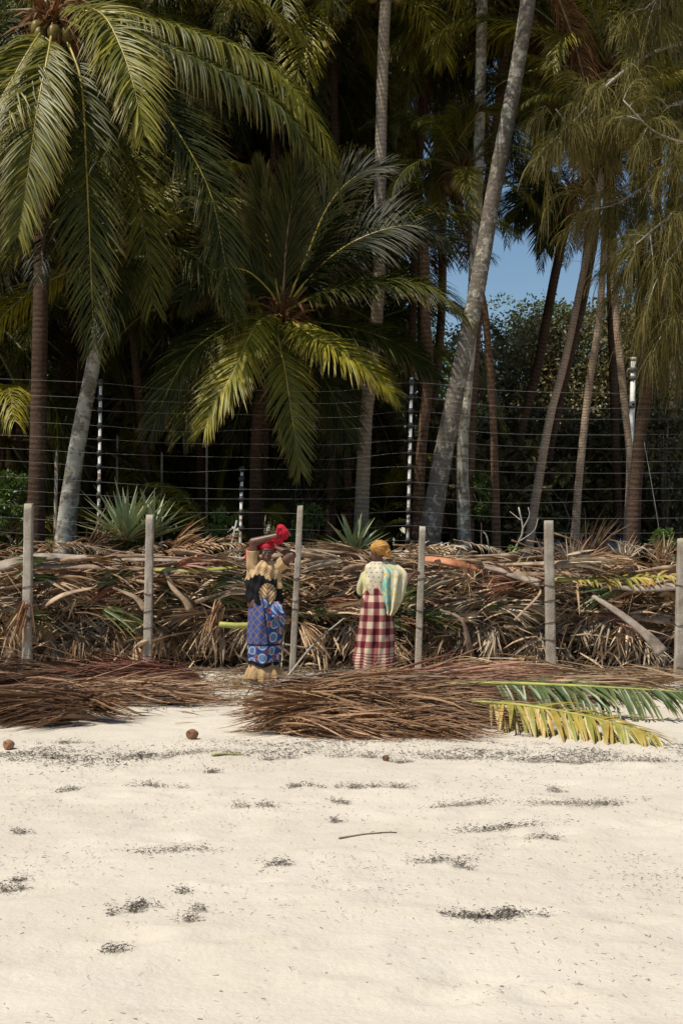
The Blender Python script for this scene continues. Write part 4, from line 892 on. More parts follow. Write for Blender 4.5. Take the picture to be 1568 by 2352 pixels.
# ------------------------------------------------------------------ russet frond heaps
def heap_frond(ridge, n, Lr, ang, mat, label, group, hgt=0.0, W=0.0135, thick=0.14, spread=0.17, rib='rib_brown', fwd=0.55, fall=0.5):
    """a dry frond lying on the sand: ridge (px, py, Y) is the midrib, leaflets all combed one way; ang(t) in the ground plane"""
    path = catmull([P(*p) for p in ridge], 20); path[:, 2] = np.maximum(path[:, 2], 0.02)
    t = R.random(n); i = t * 19; i0 = np.minimum(i.astype(int), 18); f = (i - i0)[:, None]
    b = path[i0] * (1 - f) + path[i0 + 1] * f + R.normal(size=(n, 3)) * np.array([0.05, 0.10, thick * 0.45]); b[:, 2] = np.maximum(b[:, 2], 0.015)
    a = ang(t) + R.normal(size=n) * spread
    d = np.stack([np.cos(a), np.sin(a), R.normal(size=n) * 0.14 + 0.05], 1)
    V, F, C = strips(b, d, R.uniform(Lr[0], Lr[1], n) * 1.2, R.uniform(0.5, 1.3, n) * W * np.where(R.random(n) < 0.07, 2.2, 1.0), np.stack([R.normal(size=n), R.normal(size=n), R.normal(size=n)], 1), R.uniform(0.25, 1.0, n) * fall, K=5, fold=0.3, wob=0.05, floor=0.012)
    o = link('dry_frond', raw_mesh('leaflets', V, F, C, [M[mat]])); tag(o, label, 'palm frond', group)
    link('midrib', Geo().add(*tube(path, np.linspace(0.03, 0.01, 20), 6)).mesh('midrib', M[rib]), o, world=False)
    return o
GH = 'russet fronds heaped on the sand'
rad = math.radians
heap_frond([(560, 1606, 12.7), (680, 1586, 12.7), (820, 1590, 12.7), (960, 1622, 12.6)], 560, (0.6, 1.1), lambda t: rad(-24) + t * rad(6), 'heap', 'big russet frond heap in the middle, its upper layer', GH, thick=0.14)
heap_frond([(600, 1620, 12.3), (690, 1606, 12.3), (800, 1612, 12.2), (900, 1640, 12.1)], 520, (0.6, 1.05), lambda t: rad(-38) + t * rad(14), 'heap_dark', 'big russet frond heap in the middle, its lower front layer', GH, thick=0.14)
heap_frond([(760, 1590, 13.2), (880, 1604, 13.1), (1000, 1635, 12.8), (1060, 1660, 12.6)], 360, (0.5, 0.95), lambda t: rad(-30) + t * rad(12), 'heap_dark', 'dark frond trailing right from the middle heap', GH, thick=0.10)
heap_frond([(840, 1622, 12.2), (790, 1616, 12.2), (730, 1626, 12.1), (680, 1645, 12.1)], 420, (0.38, 0.62), lambda t: rad(-150) - t * rad(15), 'heap', 'frond tips pointing left out of the middle heap', GH, thick=0.13)
heap_frond([(620, 1660, 11.9), (720, 1655, 11.8), (840, 1660, 11.8), (950, 1675, 11.7)], 300, (0.4, 0.8), lambda t: rad(-32) + t * rad(12), 'heap', 'lowest frond at the front foot of the middle heap', GH, thick=0.09)
heap_frond([(700, 1580, 13.8), (800, 1584, 13.6), (900, 1600, 13.4)], 260, (0.6, 1.0), lambda t: rad(-20) + t * rad(8), 'heap_red', 'brown frond lying along the back of the middle heap', GH, thick=0.1)
heap_frond([(-60, 1560, 15.4), (80, 1556, 15.6), (200, 1556, 15.6), (300, 1575, 15.2)], 520, (0.5, 0.95), lambda t: rad(-172) + t * rad(8), 'heap_dark', 'russet frond heap below the leftmost post', GH, thick=0.14)
heap_frond([(250, 1560, 15.6), (340, 1548, 15.7), (420, 1556, 15.7), (480, 1580, 15.4)], 560, (0.5, 1.0), lambda t: rad(-165) + t * rad(25), 'heap_red', 'reddish frond heap lying in front of the second post', GH, thick=0.16)
heap_frond([(160, 1590, 14.6), (260, 1585, 14.6), (360, 1595, 14.4)], 380, (0.5, 0.9), lambda t: rad(-20) + t * rad(10), 'heap_dark', 'darker frond below the reddish heap at the left', GH, thick=0.1)
heap_frond([(-80, 1645, 12.8), (20, 1626, 12.9), (120, 1620, 12.9), (210, 1635, 12.7)], 620, (0.4, 0.8), lambda t: rad(-160) + t * rad(25), 'heap_dark', 'brown frond heap at the left edge nearest the camera', GH, thick=0.13)
heap_frond([(0, 1610, 13.4), (80, 1600, 13.4), (180, 1605, 13.2)], 380, (0.4, 0.8), lambda t: rad(-25) - t * rad(5), 'heap', 'russet frond on top of the left edge heap', GH, thick=0.1)
heap_frond([(880, 1556, 15.8), (980, 1560, 15.6), (1100, 1575, 15.2)], 240, (0.6, 1.1), lambda t: rad(-18) + t * rad(8), 'heap_red', 'reddish frond running right from the straw at the plaid skirt', GH, thick=0.1, W=0.014)
heap_frond([(1000, 1572, 15.2), (1150, 1570, 15.2), (1300, 1574, 15.0), (1450, 1572, 15.0)], 150, (0.5, 0.9), lambda t: rad(-10) - t * rad(10), 'dry', 'brown frond lying behind the green one at the right', GH, thick=0.1)
heap_frond([(1250, 1556, 16.3), (1400, 1556, 16.3), (1600, 1560, 16.2)], 200, (0.5, 0.9), lambda t: rad(190) + t * rad(-10), 'dry', 'straw brown frond before the right edge post', GH, thick=0.1)
heap_frond([(1030, 1590, 14.6), (1150, 1600, 14.4), (1300, 1615, 14.2)], 260, (0.4, 0.7), lambda t: rad(-30) + t * rad(10), 'heap_dark', 'dark dry frond under the stem of the green one', GH, thick=0.06)
heap_frond([(1080, 1542, 17.3), (1180, 1540, 17.3), (1300, 1544, 17.2)], 200, (0.4, 0.8), lambda t: rad(200) - t * rad(10), 'dry', 'dry tan frond at the foot of the lone thick post', GH, thick=0.12)
tuft(850, 1552, 16.4, 160, 0.42, (0.75, -0.5, 0.05), 'straw', 'pale straw tuft at the hem of the plaid skirt', spread=0.35, W=0.016, name='straw_tuft', cat='straw')
tuft(560, 1580, 16.0, 50, 0.30, (-0.7, -0.5, 0.0), 'straw', 'pale straw on the ground left of the standing woman', spread=0.6, W=0.014, name='straw_tuft', cat='straw')

# fresh cut fronds on the sand
laid_frond([(905, 1592, 13.6), (960, 1580, 13.5), (1060, 1571, 13.3), (1160, 1570, 13.2), (1330, 1576, 13.0), (1480, 1584, 12.8), (1640, 1594, 12.7)], 0.56, 'fresh', 'stalk_green', 'long green cut frond lying on the sand at the right', (0, -0.4, 1), n=85, W=0.036, start=0.34, droop=0.8, r0=0.028, sweep=0.6, vee=-0.35)
laid_frond([(1085, 1612, 12.2), (1200, 1620, 11.9), (1320, 1640, 11.6), (1420, 1664, 11.3), (1505, 1690, 11.05)], 0.50, 'yellowing', 'stalk_green', 'yellow and green cut frond drying on the sand in front', (0, -0.45, 1), n=85, W=0.034, start=0.08, droop=0.7, r0=0.016, sweep=0.75, vee=-0.28)

# ------------------------------------------------------------------ agaves, dead branch, roof sheet
def agave(px, py, Y, n, L, W, label, spread=(0.15, 1.3), mat='agave'):
    b = P(px, py, Y); b[2] = max(b[2], 0.0); root = empty('agave_plant', b, label, 'agave', 'spiky plants behind the brush wall')
    for i in range(n):
        az = i * 2.39996 + rnd.random() * 0.3; el = math.radians(88) - spread[0] - (spread[1] - spread[0]) * (i / n) ** 0.8
        d = np.array([[math.cos(el) * math.cos(az), math.cos(el) * math.sin(az), math.sin(el)]]); sd = np.array([[-math.sin(az), math.cos(az), 0]])
        l = L * rnd.uniform(0.8, 1.1)
        V, F, C = strips(np.array([b + d[0] * 0.05]), d, np.array([l]), np.array([W]), sd, np.array([rnd.uniform(0.05, 0.35)]), K=7, fold=0.28,
                         prof=lambda t: np.interp(t, [0, 0.3, 0.6, 1], [0.7, 1.0, 0.75, 0.03]))
        link('blade', raw_mesh('blade', V, F, C, [M[mat]]), root)
    return root
agave(290, 1245, 19.5, 48, 0.85, 0.075, 'large spiky agave with long pale green blades behind the second post')
agave(350, 1240, 19.7, 34, 0.72, 0.065, 'spiky grey-green agave right behind the large one')
agave(812, 1278, 19.3, 34, 0.58, 0.08, 'smaller agave with pale edged blades left of the turban')
db = empty('dead_branch', P(1190, 1290, 20.6) * np.array([1, 1, 0]), 'bare white forked branch standing behind the wall left of the tan trunk', 'branch')
for pts, r in (([(1160, 1300, 20.6), (1190, 1245, 20.6), (1200, 1215, 20.6), (1190, 1165, 20.6)], 0.022), ([(1200, 1215, 20.6), (1215, 1185, 20.5), (1212, 1165, 20.5)], 0.013), ([(1195, 1195, 20.6), (1170, 1175, 20.7)], 0.009), ([(1190, 1245, 20.6), (1225, 1220, 20.5), (1235, 1190, 20.5)], 0.012), ([(1125, 1300, 20.7), (1118, 1235, 20.7), (1108, 1222, 20.7)], 0.02)):
    link('limb', Geo().add(*tube(catmull([P(*p) for p in pts], 10), np.linspace(r, r * 0.5, 10), 6, rough=0.06)).mesh('limb', M['deadwood']), db)
for px, py, wd, lb in ((1300, 1262, 60, 'grey roof sheet glimpsed low between the palm trunks'), (1395, 1255, 50, 'dark sheet metal low behind the bent trunk')):
    c = P(px, py, 24); x0, x1 = c[0] - 0.45, c[0] + 0.45
    xs = np.linspace(x0, x1, 40); zc = 0.018 * np.sin((xs - x0) * 70)
    V = np.concatenate([np.stack([xs, np.full(40, 24.0), 0.0 * xs + 0.02], 1), np.stack([xs, 24.0 + zc, np.full(40, c[2])], 1), np.stack([xs, np.full(40, 24.9), c[2] + 0.18 + zc], 1), np.stack([xs, np.full(40, 24.9), 0 * xs + 0.02], 1)])
    tag(link('roof_sheet', raw_mesh('sheet', V, grid_faces(40, 4, False), None, [M['roofing']])), lb, 'sheet metal')

# ------------------------------------------------------------------ coconuts on the sand
def husk(px, py, r, label):
    Y = GY(py); c = np.array([(px - HX) / FPX * Y, Y, r * 0.82 + float(sand_z((px - HX) / FPX * Y, Y))])
    g = Geo(); V, F = blob(c, (r * 1.12, r, r * 0.95), 32, 24, 0.04)
    # open mouth on the left front: push the shell inwards
    dv = V - c; m = (dv @ norm(np.array([-0.75, -0.62, 0.1]))) > r * 0.78
    V = c + dv * (1 + 0.03 * np.sin(dv[:, :1] * 90 + 1) + 0.025 * np.sin(dv[:, 2:] * 110 + dv[:, 1:2] * 60)); V[m] = c + dv[m] * 0.35
    g.add(V, F); return tag(link('coconut', g.mesh('husk', M['coconut'])), label, 'coconut')
husk(441, 1692, 0.047, 'broken brown coconut husk lying on the bare sand')
husk(20, 1712, 0.042, 'weathered coconut husk at the left edge of the wrack line')
husk(885, 1742, 0.024, 'small brown husk in the wrack below the middle heap')
def on_sand(pts, lift):
    q = catmull([np.array([(a - HX) / FPX * GY(b), GY(b), 0.0]) for a, b in pts], 20); q[:, 2] = sand_z(q[:, 0], q[:, 1]) + lift; return q
tag(link('yellow_stalk', Geo().add(*tube(on_sand([(488, 1737), (520, 1733), (560, 1731)], 0.010), np.linspace(0.018, 0.007, 20), 6, flat=0.6)).mesh('stalk', M['stalk_green'])), 'yellow stalk piece lying in the wrack line', 'stalk')
tag(link('driftwood_stick', Geo().add(*tube(on_sand([(778, 1913), (850, 1905), (910, 1899)], 0.004), np.linspace(0.006, 0.003, 20), 6, rough=0.1)).mesh('stick', M['stalk'])), 'thin curved stick lying alone on the open sand', 'stick')

# ------------------------------------------------------------------ seaweed
CL = [(482, 1769, 34), (340, 1800, 110), (165, 1810, 66), (590, 1845, 85), (690, 1805, 85), (828, 1806, 78), (770, 1832, 42), (768, 1871, 36), (915, 1808, 64), (1065, 1840, 190), (1275, 1810, 46),
      (1325, 1842, 200), (1155, 1893, 195), (1245, 1924, 52), (405, 1940, 125), (45, 1900, 38), (652, 1976, 50), (1010, 1970, 95), (1052, 1982, 40), (32, 2028, 62), (52, 2005, 32), (283, 2093, 48), (330, 2082, 60),
      (440, 2120, 46), (265, 2170, 40), (1112, 2099, 150), (415, 2045, 20), (460, 2092, 22), (1325, 1748, 180), (1500, 1745, 90), (315, 1727, 95), (830, 1741, 140), (500, 1728, 150), (650, 1738, 100), (1040, 1738, 150), (160, 1702, 110), (1160, 1730, 90), (1240, 1690, 80), (130, 1730, 60), (930, 1745, 70)]
WORD = ['small', 'thin', 'flat', 'ragged', 'dense', 'loose', 'narrow', 'low']
for k, (px, py, wpx) in enumerate(CL):
    Y = GY(py); sx = wpx / 2 * Y / FPX; sy = max(sx * 0.5, 0.05); n = int(70 + wpx * 3.6)
    dense = {1112: 1.5, 828: 1.3, 482: 1.3, 1325: 1.1}.get(px, 0.75)
    n = int(n * dense)
    sub = R.normal(size=(max(5, int(wpx / 7)), 2)) * np.array([sx * 0.62, sy * 0.22]); sub[:, 1] += sy * 0.45 * np.sin(sub[:, 0] / sx * R.uniform(1, 2.5) + R.uniform(0, 6))
    kk = R.integers(0, len(sub), n); q = sub[kk] + R.normal(size=(n, 2)) * np.array([0.028, 0.022]) * (0.35 + 0.9 * R.random(len(sub))[kk])[:, None] * (0.7 + 0.006 * wpx)
    x0 = (px - HX) / FPX * Y
    b = np.stack([x0 + q[:, 0], Y + q[:, 1], np.abs(R.normal(size=n)) * (0.007 + 0.012 * R.random(len(sub))[kk]) + 0.004], 1)
    d = np.stack([R.normal(size=n), R.normal(size=n), R.normal(size=n) * 0.3 + 0.1], 1); d[:, 0] *= 1.6
    V, F, C = strips(b, d, R.uniform(0.006, 0.020, n), R.uniform(0.002, 0.006, n), R.normal(size=(n, 3)), R.uniform(0.2, 1.6, n), K=2, cols=2, wob=0.35, floor=0.0, prof=lambda t: 1 - 0.5 * t)
    side = 'left' if px < 520 else ('middle' if px < 1050 else 'right')
    band = 'along the wrack line' if py < 1760 else ('on the upper sand' if py < 1880 else ('on the open sand' if py < 2010 else 'on the nearest sand'))
    lab = '%s dark seaweed %s %s at the %s' % ('wide' if wpx > 140 else ('long' if wpx > 90 else ('small' if wpx < 45 else 'middling')), 'clump' if wpx < 90 else 'streak', band, side)
    lab = {1112: 'dense dark seaweed clump lying alone nearest the camera at the right', 828: 'tuft of dark seaweed below the middle heap', 482: 'dark seaweed knot on the sand below the coconut husk', 1155: 'long thin seaweed streak on the open sand at the right', 652: 'seaweed clump beside a hollow in the middle of the sand'}.get(px, lab)
    tag(link('seaweed_clump', raw_mesh('seaweed', settle(V), F, C, [M['weed']])), lab, 'seaweed', 'seaweed clumps on the sand')
_seen = {}
for o in [o for o in COL.objects if o.name.startswith('seaweed_clump')]: _seen.setdefault(o['label'], []).append(o)
for lb, os_ in _seen.items():
    if len(os_) > 1:
        os_.sort(key=lambda o: sum(v.co.x / v.co.y for v in list(o.data.vertices)[:40]))
        for o, w_ in zip(os_, ('leftmost', 'second', 'third', 'fourth', 'fifth', 'sixth')): o['label'] = lb + (', leftmost' if w_ == 'leftmost' else ', %s from left' % w_)
# scattered bits
n = 12000
py_ = 1690 + (2352 - 1690) * R.random(n) ** 1.7; y = GY(py_); px_ = R.uniform(-60, 1630, n); x = (px_ - HX) / FPX * y
dens = vnoise(x * 1.4 + 3, y * 2.0 + 8) * vnoise(x * 4 + 50, y * 5)
wr = np.exp(-((py_ - 1728 - 10 * np.sin(px_ / 170)) / 16) ** 2)
keep = R.random(n) < np.clip(dens * 2.2 - 0.4, 0.10, 1) * np.interp(py_, [1690, 1900, 2100, 2352], [0.8, 0.8, 0.35, 0.2]) + wr * 0.6
x, y = x[keep], y[keep]; n = len(x)
reps = 3; x = np.repeat(x, reps) + R.normal(size=n * reps) * 0.10; y = np.repeat(y, reps) + R.normal(size=n * reps) * 0.10; n *= reps
V, F, C = strips(np.stack([x, y, R.uniform(0.002, 0.014, n)], 1), np.stack([R.normal(size=n) * 1.3, R.normal(size=n), R.normal(size=n) * 0.25], 1), R.uniform(0.006, 0.026, n), R.uniform(0.0012, 0.0045, n), R.normal(size=(n, 3)), R.uniform(0.1, 1, n), K=2, cols=2, wob=0.2, floor=0.0, prof=lambda t: 1 - 0.4 * t)
tag(link('seaweed_scraps', raw_mesh('scraps', settle(V), F, C, [M['scrap']])), 'scattered dry seaweed scraps over the beach sand', 'seaweed', None, 'stuff')

n = 9000
px_ = R.uniform(-60, 1630, n); py_ = 1724 + 10 * np.sin(px_ / 170) + R.normal(size=n) * 11; y = GY(py_); x = (px_ - HX) / FPX * y
keep = R.random(n) < np.clip(vnoise(x * 2.2 + 60, y * 3) * 2.4 - 0.85, 0.03, 0.9); x, y = x[keep], y[keep]; n = len(x)
V, F, C = strips(np.stack([x, y, R.uniform(0.002, 0.02, n)], 1), np.stack([R.normal(size=n) * 1.5, R.normal(size=n), R.normal(size=n) * 0.4], 1), R.uniform(0.010, 0.04, n), R.uniform(0.003, 0.008, n), R.normal(size=(n, 3)), R.uniform(0.1, 1, n), K=2, cols=2, wob=0.3, floor=0.0, prof=lambda t: 1 - 0.4 * t)
tag(link('wrack_line', raw_mesh('wrack', settle(V), F, C, [M['weed']])), 'dark crumbled wrack line along the upper beach', 'seaweed', None, 'stuff')

# ------------------------------------------------------------------ people
def capsule(a, b, ra, rb, nu=14, m=5):
    a, b = np.array(a, float), np.array(b, float); T = norm(b - a) if np.linalg.norm(b - a) > 1e-6 else np.array([0, 0, 1.0])
    th = np.linspace(0, math.pi / 2, m)
    pts = [(a - T * ra * math.cos(x), max(ra * math.sin(x), 1e-4)) for x in th] + [(b + T * rb * math.cos(x), max(rb * math.sin(x), 1e-4)) for x in th[::-1]]
    u = np.cross(T, [0.3, 0.2, 0.9]); u = u / np.linalg.norm(u); v = np.cross(T, u)
    an = np.linspace(0, 2 * math.pi, nu, endpoint=False)
    V = np.array([p + r * (np.cos(x) * u + np.sin(x) * v) for p, r in pts for x in an])
    return V, grid_faces(nu, len(pts), True)
def ball(c, r, nu=20, nv=14): return blob(c, r, nu, nv, 0.0)

def body_mesh(name, pieces, vox=0.0055, sm=6):
    g = Geo()
    for p in pieces: g.add(*p)
    me = raw_mesh(name, np.concatenate(g.V), np.concatenate(g.F), None, [M['skin']])
    o = bpy.data.objects.new('tmp', me); COL.objects.link(o)
    r = o.modifiers.new('r', 'REMESH'); r.mode = 'VOXEL'; r.voxel_size = vox
    s = o.modifiers.new('s', 'SMOOTH'); s.factor = 0.5; s.iterations = sm
    dg = bpy.context.evaluated_depsgraph_get(); dg.update()
    m2 = bpy.data.meshes.new_from_object(o.evaluated_get(dg)); bpy.data.objects.remove(o)
    m2.name = name; m2.materials.clear(); m2.materials.append(M['skin'])
    m2.polygons.foreach_set('use_smooth', np.ones(len(m2.polygons), dtype=bool)); return m2

def head_pieces(c, yaw, s=1.0, pitch=0.0):
    """head centred at c looking along -y turned by yaw"""
    Rm = np.array(Matrix.Rotation(yaw, 3, 'Z') @ Matrix.Rotation(pitch, 3, 'X'))
    tr = lambda p: np.array(c) + Rm @ (np.array(p) * s)
    def bl(p, r):
        V, F = ball((0, 0, 0), np.array(r) * s); return (V @ Rm.T + tr(p), F)
    out = [bl((0, 0.012, 0.025), (0.073, 0.092, 0.092)), bl((0, -0.022, -0.045), (0.056, 0.064, 0.070)), bl((0, -0.052, -0.095), (0.026, 0.024, 0.020)),
           bl((0, -0.092, -0.012), (0.011, 0.014, 0.026)), bl((0, -0.100, -0.030), (0.018, 0.013, 0.011)), bl((0, -0.082, -0.060), (0.026, 0.012, 0.008)), bl((0, -0.080, -0.073), (0.023, 0.012, 0.009)),
           bl((0, -0.074, 0.030), (0.05, 0.012, 0.010))]
    for sx in (-1, 1):
        out += [bl((sx * 0.042, -0.060, -0.025), (0.022, 0.022, 0.020)), bl((sx * 0.074, 0.012, -0.005), (0.009, 0.02, 0.032))]
    return out, tr, Rm
def eyes(parent, tr, s=1.0):
    for sx in (-1, 1):
        e = link('eye', Geo().add(*ball(tr((sx * 0.030, -0.074, 0.006)), (0.0105 * s, 0.0105 * s, 0.0055 * s), 14, 10)).mesh('eye', M['eye_white']), parent, world=False)
        link('iris', Geo().add(*ball(tr((sx * 0.030, -0.0825, 0.006)), (0.0055 * s, 0.004 * s, 0.0058 * s), 12, 8)).mesh('iris', M['iris']), e, world=False)
def hand_pieces(wrist, fdir, nrm, thumbside, curl=0.5, s=1.0):
    """palm and five fingers; nrm is the palm side the fingers curl to"""
    w_ = np.array(wrist, float); f = norm(np.array(fdir, float)); n_ = np.array(nrm, float); n_ = norm(n_ - f * np.dot(n_, f)); t = np.cross(f, n_) * thumbside
    out = [capsule(w_, w_ + f * 0.075 * s + t * 0.018, 0.022, 0.022), capsule(w_ + f * 0.02, w_ + f * 0.08 * s - t * 0.02, 0.02, 0.017)]
    for k, (off, l) in enumerate(((0.030, 0.072), (0.010, 0.080), (-0.010, 0.074), (-0.028, 0.058))):
        p = w_ + f * 0.085 * s + t * off; d = f
        for j, (fr, r0, r1) in enumerate(((0.45, 0.0095, 0.009), (0.3, 0.009, 0.0085), (0.25, 0.0085, 0.0075))):
            an = curl * (0.55 + 0.25 * j + 0.05 * k); ax = norm(np.cross(d, n_)); d = norm(d * math.cos(an) + n_ * math.sin(an)); q = p + d * l * fr * s
            out.append(capsule(p, q, r0, r1, 10, 4)); p = q
    p = w_ + f * 0.02 * s + t * 0.024; d = norm(f * 0.7 + t * 0.75 + n_ * 0.25); q = p + d * 0.042 * s; out.append(capsule(p, q, 0.012, 0.0105, 10, 4))
    d = norm(f * 0.95 + t * 0.3 + n_ * 0.4); out.append(capsule(q, q + d * 0.032 * s, 0.0105, 0.009, 10, 4))
    return out

def loft(rings, nu=150, nv=140, fold=None, colour=None, closed=True):
    """rings rows: z, cx, cy, rx, ry"""
    rg = np.array(rings, float); zz = rg[:, 0]; order = np.argsort(zz); rg = rg[order]
    t = np.linspace(0, 1, nv); q = catmull(rg, nv)
    a = np.linspace(0, 2 * math.pi, nu, endpoint=False)
    A = np.broadcast_to(a, (nv, nu)); Zz = np.broadcast_to(q[:, :1], (nv, nu))
    f = np.zeros((nv, nu)) if fold is None else fold(A, Zz)
    x = q[:, 1:2] + np.cos(A) * (q[:, 3:4] + f); y = q[:, 2:3] + np.sin(A) * (q[:, 4:5] + f)
    zb = q[0, 0]; Zh = Zz + (0.018 * np.sin(A * 2 + 1.0) + 0.010 * np.sin(A * 5)) * np.clip(1 - (Zz - zb) / 0.25, 0, 1)
    V = np.stack([x, y, Zh], -1)
    C = None if colour is None else colour(x, y, Zz, A)
    return V.reshape(-1, 3), grid_faces(nu, nv, True), None if C is None else C.reshape(-1, 3)

def cloth_obj(name, geo, mat, parent, thick=0.004):
    o = link(name, geo.mesh(name, mat), parent, world=False)
    m = o.modifiers.new('solid', 'SOLIDIFY'); m.thickness = thick; m.offset = 0
    return o
def mixc(m, a, b): m = np.clip(m, 0, 1)[..., None]; return a * (1 - m) + b * m
def col3(c, shape): return np.broadcast_to(np.array(c, float), shape + (3,)).copy()
SEP = lambda x, e0, e1: np.clip((x - e0) / (e1 - e0), 0, 1)

# ---- woman with the red scarf, arms raised
PX1, PYF, WY = 607.0, 1568.0, 16.5
s1 = FPX / WY
def L1(px, py, dy=0.0): return np.array([(px - PX1) / s1, dy, (PYF - py) / s1])
w1 = empty('person', ((PX1 - HX) / FPX * WY, WY, 0.0), 'person in red headscarf and blue printed wrap raising both arms to the head', 'person', 'people working at the brush wall')
hp, tr1, _ = head_pieces(L1(613, 1268, -0.03), 0.12, 1.0, 0.08)
shR, elR, wrR = L1(587, 1301, 0.0), L1(582, 1246, -0.06), L1(640, 1231, -0.10)
shL, elL, wrL = L1(636, 1302, 0.0), L1(671, 1277, -0.06), L1(640, 1262, 0.07)
bp = hp + [capsule(L1(611, 1300, 0.01), L1(613, 1278, -0.005), 0.052, 0.05), capsule(L1(607, 1310, 0.01), L1(607, 1385, 0.01), 0.11, 0.12), capsule((-0.09, 0.01, 1.32), (0.11, 0.01, 1.32), 0.075, 0.075),
           capsule((-0.06, 0.02, 0.92), (0.06, 0.02, 0.92), 0.14, 0.14),
           capsule(shR, elR, 0.060, 0.050), capsule(elR, wrR, 0.050, 0.031), capsule(shL, elL, 0.060, 0.050), capsule(elL, wrL, 0.049, 0.031)]
for sx in (-1, 1):
    bp += [capsule((sx * 0.085, 0.02, 0.88), (sx * 0.085, 0.0, 0.46), 0.085, 0.055), capsule((sx * 0.085, 0.0, 0.46), (sx * 0.09, 0.02, 0.08), 0.056, 0.036), capsule((sx * 0.09, 0.02, 0.05), (sx * 0.10, -0.13, 0.035), 0.038, 0.03)]
bp += hand_pieces(wrR, (0.75, -0.05, 0.25), (0.25, 0.35, -0.9), 1, 0.75) + hand_pieces(wrL, (-0.7, 0.2, 0.35), (-0.2, -0.9, 0.0), -1, 0.6)
bd = link('body', body_mesh('body', bp), w1, world=False); eyes(w1, tr1)
TAN = (0.50, 0.335, 0.175); BLK = (0.009, 0.008, 0.009)
def shirt_col(x, y, z, a):
    sh = x.shape
    jag = 0.026 * np.abs(np.sin(x * 62)) + 0.010 * np.sin(x * 23)
    edge = 1.245 - jag + 0.03 * np.cos(x * 14) - 0.05 * np.exp(-((x - 0.055) / 0.07) ** 2)
    m = (z > edge).astype(float)
    ribs = np.abs(np.sin((np.abs(x - 0.055) * 0.8 + z) * 95)) < 0.42
    inleaf = (np.abs(x - 0.055) < 0.10) & (z > edge) & (z < 1.34)
    c = mixc(m, col3(BLK, sh), col3(TAN, sh)); c = mixc((inleaf & ribs) * 0.75, c, col3((0.16, 0.09, 0.045), sh))
    # lower sunburst leaf
    u, v = (x - 0.045) / 0.100, (z - 1.035) / 0.120; r = np.hypot(u, v); th = np.arctan2(v, u)
    lobes = 0.92 + 0.08 * np.abs(np.sin(th * 9))
    lf = (r < lobes) & (y < 0)
    vein = (np.abs(np.sin((np.abs(u) * 0.9 - v) * 7.5)) < 0.48) | (np.abs(u) < 0.05)
    c = mixc(lf.astype(float), c, col3((0.52, 0.35, 0.19), sh)); c = mixc((lf & vein & (r < 0.93)) * 0.9, c, col3((0.10, 0.055, 0.03), sh))
    c = mixc(((x > 0.15) & (z > 1.09)) * 1.0, c, col3(TAN, sh))
    return c
g = Geo()
fold1 = lambda A, z: 0.016 * np.sin(A * 7 + z * 9) * SEP(1.38 - z, 0, 0.2) + 0.007 * np.sin(A * 13 - z * 17) + 0.006 * np.sin(z * 42 + A * 3)
g.add(*loft([(0.915, 0.0, 0.01, 0.192, 0.150), (1.0, 0.0, 0.01, 0.200, 0.155), (1.13, -0.004, 0.01, 0.200, 0.150), (1.25, -0.004, 0.01, 0.190, 0.138), (1.33, 0.0, 0.01, 0.172, 0.118), (1.385, 0.005, 0.012, 0.125, 0.090), (1.415, 0.012, 0.010, 0.078, 0.068)], nu=260, nv=240, fold=fold1, colour=shirt_col))
def sleeve(pts, rads, col):
    path = catmull(pts, 26); V, F, C = tube(path, np.interp(np.linspace(0, 1, 26), np.linspace(0, 1, len(rads)), rads), 40, up=(0, -1, 0), cap=False)
    dv = V.reshape(26, 40, 3); a = np.linspace(0, 2 * math.pi, 40, endpoint=False)
    cen = path[:, None]; dv = cen + (dv - cen) * (1 + 0.05 * np.sin(a * 5 + 1)[None, :, None] + 0.05 * np.sin(np.arange(26)[:, None] * 0.35 + 2 * np.sin(a * 2))[:, :, None])
    return dv.reshape(-1, 3), F, np.broadcast_to(np.array(col), (len(V), 3))
g.add(*sleeve([(-0.07, 0.01, 1.27), (-0.128, 0.0, 1.35), (-0.135, -0.02, 1.44), (-0.132, -0.04, 1.535)], [0.085, 0.078, 0.072, 0.070], TAN))
g.add(*sleeve([(0.08, 0.01, 1.28), (0.15, 0.0, 1.335), (0.20, -0.015, 1.375), (0.245, -0.035, 1.405)], [0.085, 0.080, 0.074, 0.074], TAN))
cloth_obj('blouse', g, M['print'], w1)
